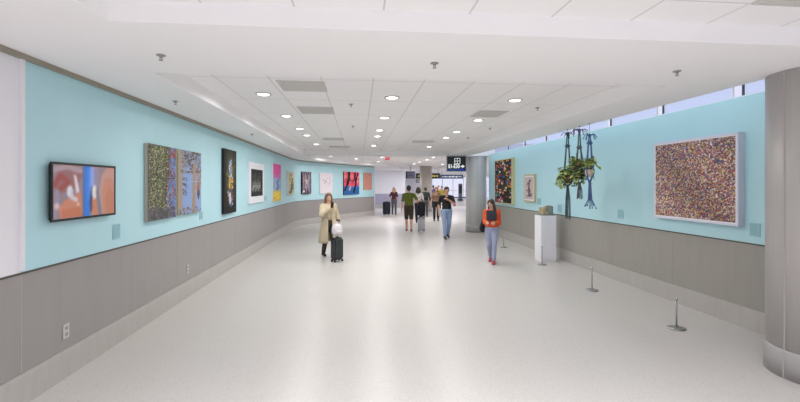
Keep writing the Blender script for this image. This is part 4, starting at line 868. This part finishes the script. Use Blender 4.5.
# trolley with black bag, right of green shirt: image right = his right hand when walking away -> local -X
s = at(421.4, 15.6)
suitcase(s, facing(s, R(180)), .25, .2, .50, .98, noisy('case_silver', (158, 158, 164), (176, 176, 182), 10, .4, .2), 'silver suitcase with a black bag on top, beside the person in olive green')
t = thing('duffel_bag', 'tall black bag standing on top of the silver suitcase', 'bag', s + Vector((0, 0, .585)), facing(s))
bm = bmesh.new(); bm_box(bm, (0, 0, .28), (.27, .2, .56), bev=.045); bd_ = obj('body', bm, 'blackfab', t)
bm = bmesh.new(); bm_box(bm, (0, -.11, .2), (.2, .05, .28), bev=.02); obj('pocket', bm, 'blackfab', bd_)
bm = bmesh.new(); tube(bm, [Vector((.07 * math.cos(a), 0, .55 + .07 * math.sin(a))) for a in np.linspace(0, math.pi, 10)], .01); obj('strap', bm, 'blackfab', t)
# white top, behind the trolley
p = at(418.3, 19.2); person('person in a white top with dark hair, mostly hidden behind the black bag', p, facing(p, R(180)), 1.66, [(-.09, .1, .0), (.08, -.12, 0)], [(-.27, .0, .84), (.27, .02, .82)], skin=(206, 160, 136), hair=(40, 32, 32), hair_style='mid', top=fab('top_white', (214, 208, 206)), bottom=fab('trousers_navy', (50, 50, 62)), voxel=.009, fem=True)
# dark clothes with backpack in front of the beige column
p = at(425.6, 23.0); rz = facing(p, R(180))
person('person in dark clothes in front of the beige column, seen from behind', p, rz, 1.62, [(-.08, -.1, 0), (.08, .1, 0)], [(-.28, .0, .84), (.27, -.05, .84)], hair=(34, 30, 32), top=fab('top_dark', (34, 36, 38)), sleeve='long', bottom=fab('trousers_grey', (84, 84, 92)), voxel=.009)
bp = p + Vector((math.sin(rz) * -.21, math.cos(rz) * .21, .97)); soft_bag(p + Matrix.Rotation(rz, 3, 'Z') @ Vector((0, .2, .95)), rz + math.pi, (.32, .18, .44), fab('pack_dark', (38, 40, 44)), 'dark backpack worn by the person at the beige column', 'backpack')
# tan top
p = at(436.3, 20.4); person('person in a tan top and black trousers behind the person in black', p, facing(p, R(-4)), 1.66, [(-.09, -.12, 0), (.08, .12, 0)], [(-.27, -.06, .84), (.25, -.05, .86)], hair=(110, 82, 62), hair_style='long', top=fab('top_tan', (152, 122, 98)), bottom=fab('trousers_black', (40, 36, 38)), voxel=.009, fem=True)
# yellow top, farther
p = at(441.8, 30.5); person('person in a yellow top, just visible behind the person in black', p, facing(p), 1.66, [(-.09, .0, 0), (.08, .0, 0)], [(-.27, -.04, .84), (.26, -.05, .84)], hair=(46, 40, 46), top=fab('top_yellow', (206, 186, 70)), bottom=fab('trousers_navy2', (56, 58, 84)), voxel=.011)
p = at(433.2, 31.5); person('person in a blue top far behind the person in tan', p, facing(p, R(180)), 1.72, [(-.09, .0, 0), (.08, .0, 0)], [(-.27, -.04, .84), (.26, -.05, .84)], hair=(44, 38, 46), top=fab('top_blue', (86, 92, 140)), bottom=fab('trousers_navy3', (56, 58, 84)), voxel=.011)
p = at(438.6, 33); person('person in a lilac top farthest down the hall near the windows', p, facing(p), 1.70, [(-.09, .0, 0), (.08, .0, 0)], [(-.27, -.04, .84), (.26, -.05, .84)], hair=(44, 38, 46), top=fab('top_lilac', (150, 140, 180)), bottom=fab('trousers_navy4', (56, 58, 84)), voxel=.011)
# black t-shirt and jeans
p = at(446.6, 13.75); rz = facing(p, R(10))
_, k, mx, hp = person('person in a black t-shirt and blue jeans, one arm bent at the chest', p, rz, 1.70, [(-.09, -.2, 0), (.07, .16, .035, -.02)], [(-.27, -.04, .86), (.02, -.25, 1.28, (1, .2, -.8))], skin=(198, 150, 126), hair=(40, 34, 32), top=fab('tee_black', (32, 31, 33)), bottom=fab('jeans_blue', (146, 166, 196), (130, 152, 184)), shoe=(50, 42, 42), head=(R(6), 0, R(8)), voxel=.006, curl=.9)
bm = bmesh.new(); bm_box(bm, (0, 0, .0), (.075, .014, .15), bev=.005); o = tag(obj('phone', bm, 'redbag', None, mx @ Vector((.235, -.15, 1.14)), rz), 'red phone case at the bent elbow of the person in black', 'phone')
# orange jacket
p = floor_pt(491.8, 262.8); tt = p.x * SN + p.y * CS; H = (262.8 - 200.2) / F * tt + .02; rz = facing(p, R(-8))
_, k, mx, hp = person('person in an orange jacket and pale jeans, looking down while walking', p, rz, H, [(-.06, .2, .04, -.03), (.07, -.14, 0)], [(-.11, -.25, 1.09, (-.3, 1, -.5)), (.12, -.24, 1.09, (.3, 1, -.5))], skin=(206, 160, 138), hair=(56, 42, 38), hair_style='long', top=fab('jacket_orange', (214, 88, 44), (200, 76, 36)), sleeve='puffy', bottom=fab('jeans_pale', (160, 166, 192), (146, 152, 180)), shoe=(176, 66, 74), head=(R(16), 0, R(-20)), fem=True, voxel=.006, curl=.9)
t = thing('front_pack', 'dark grey flat pack held against the chest of the person in orange', 'bag', mx @ Vector((.02, -.2, 1.14)), rz); t.scale = (k, k, k)
bm = bmesh.new(); bm_box(bm, (0, 0, .14), (.27, .06, .27), bev=.02); obj('pouch', bm, fab('pack_slate', (58, 62, 72)), t); bm = bmesh.new(); bm_box(bm, (0, -.033, .1), (.21, .016, .13), bev=.006); obj('pocket', bm, fab('pack_slate2', (52, 56, 66)), t)
soft_bag(mx @ Vector((-.25, .06, .80)), rz + R(80), (.26, .13, .26), M['blackfab'], 'small black bag hanging at the hip of the person in orange', 'shoulder_bag')

# ------------------------------------------------------------------ daylight and output
w = bpy.data.worlds.new('sky'); bpy.context.scene.world = w; w.use_nodes = True
bg = w.node_tree.nodes['Background']; bg.inputs[0].default_value = (.86, .87, 1.0, 1); bg.inputs[1].default_value = 1.08
sc = bpy.context.scene
sc.view_settings.view_transform = 'Standard'; sc.view_settings.look = 'None'; sc.view_settings.gamma = 1; sc.view_settings.exposure = -0.1; sc.view_settings.use_curve_mapping = False
sc.cycles.use_denoising = True; sc.cycles.max_bounces = 10; sc.cycles.diffuse_bounces = 6; sc.cycles.sample_clamp_indirect = 6
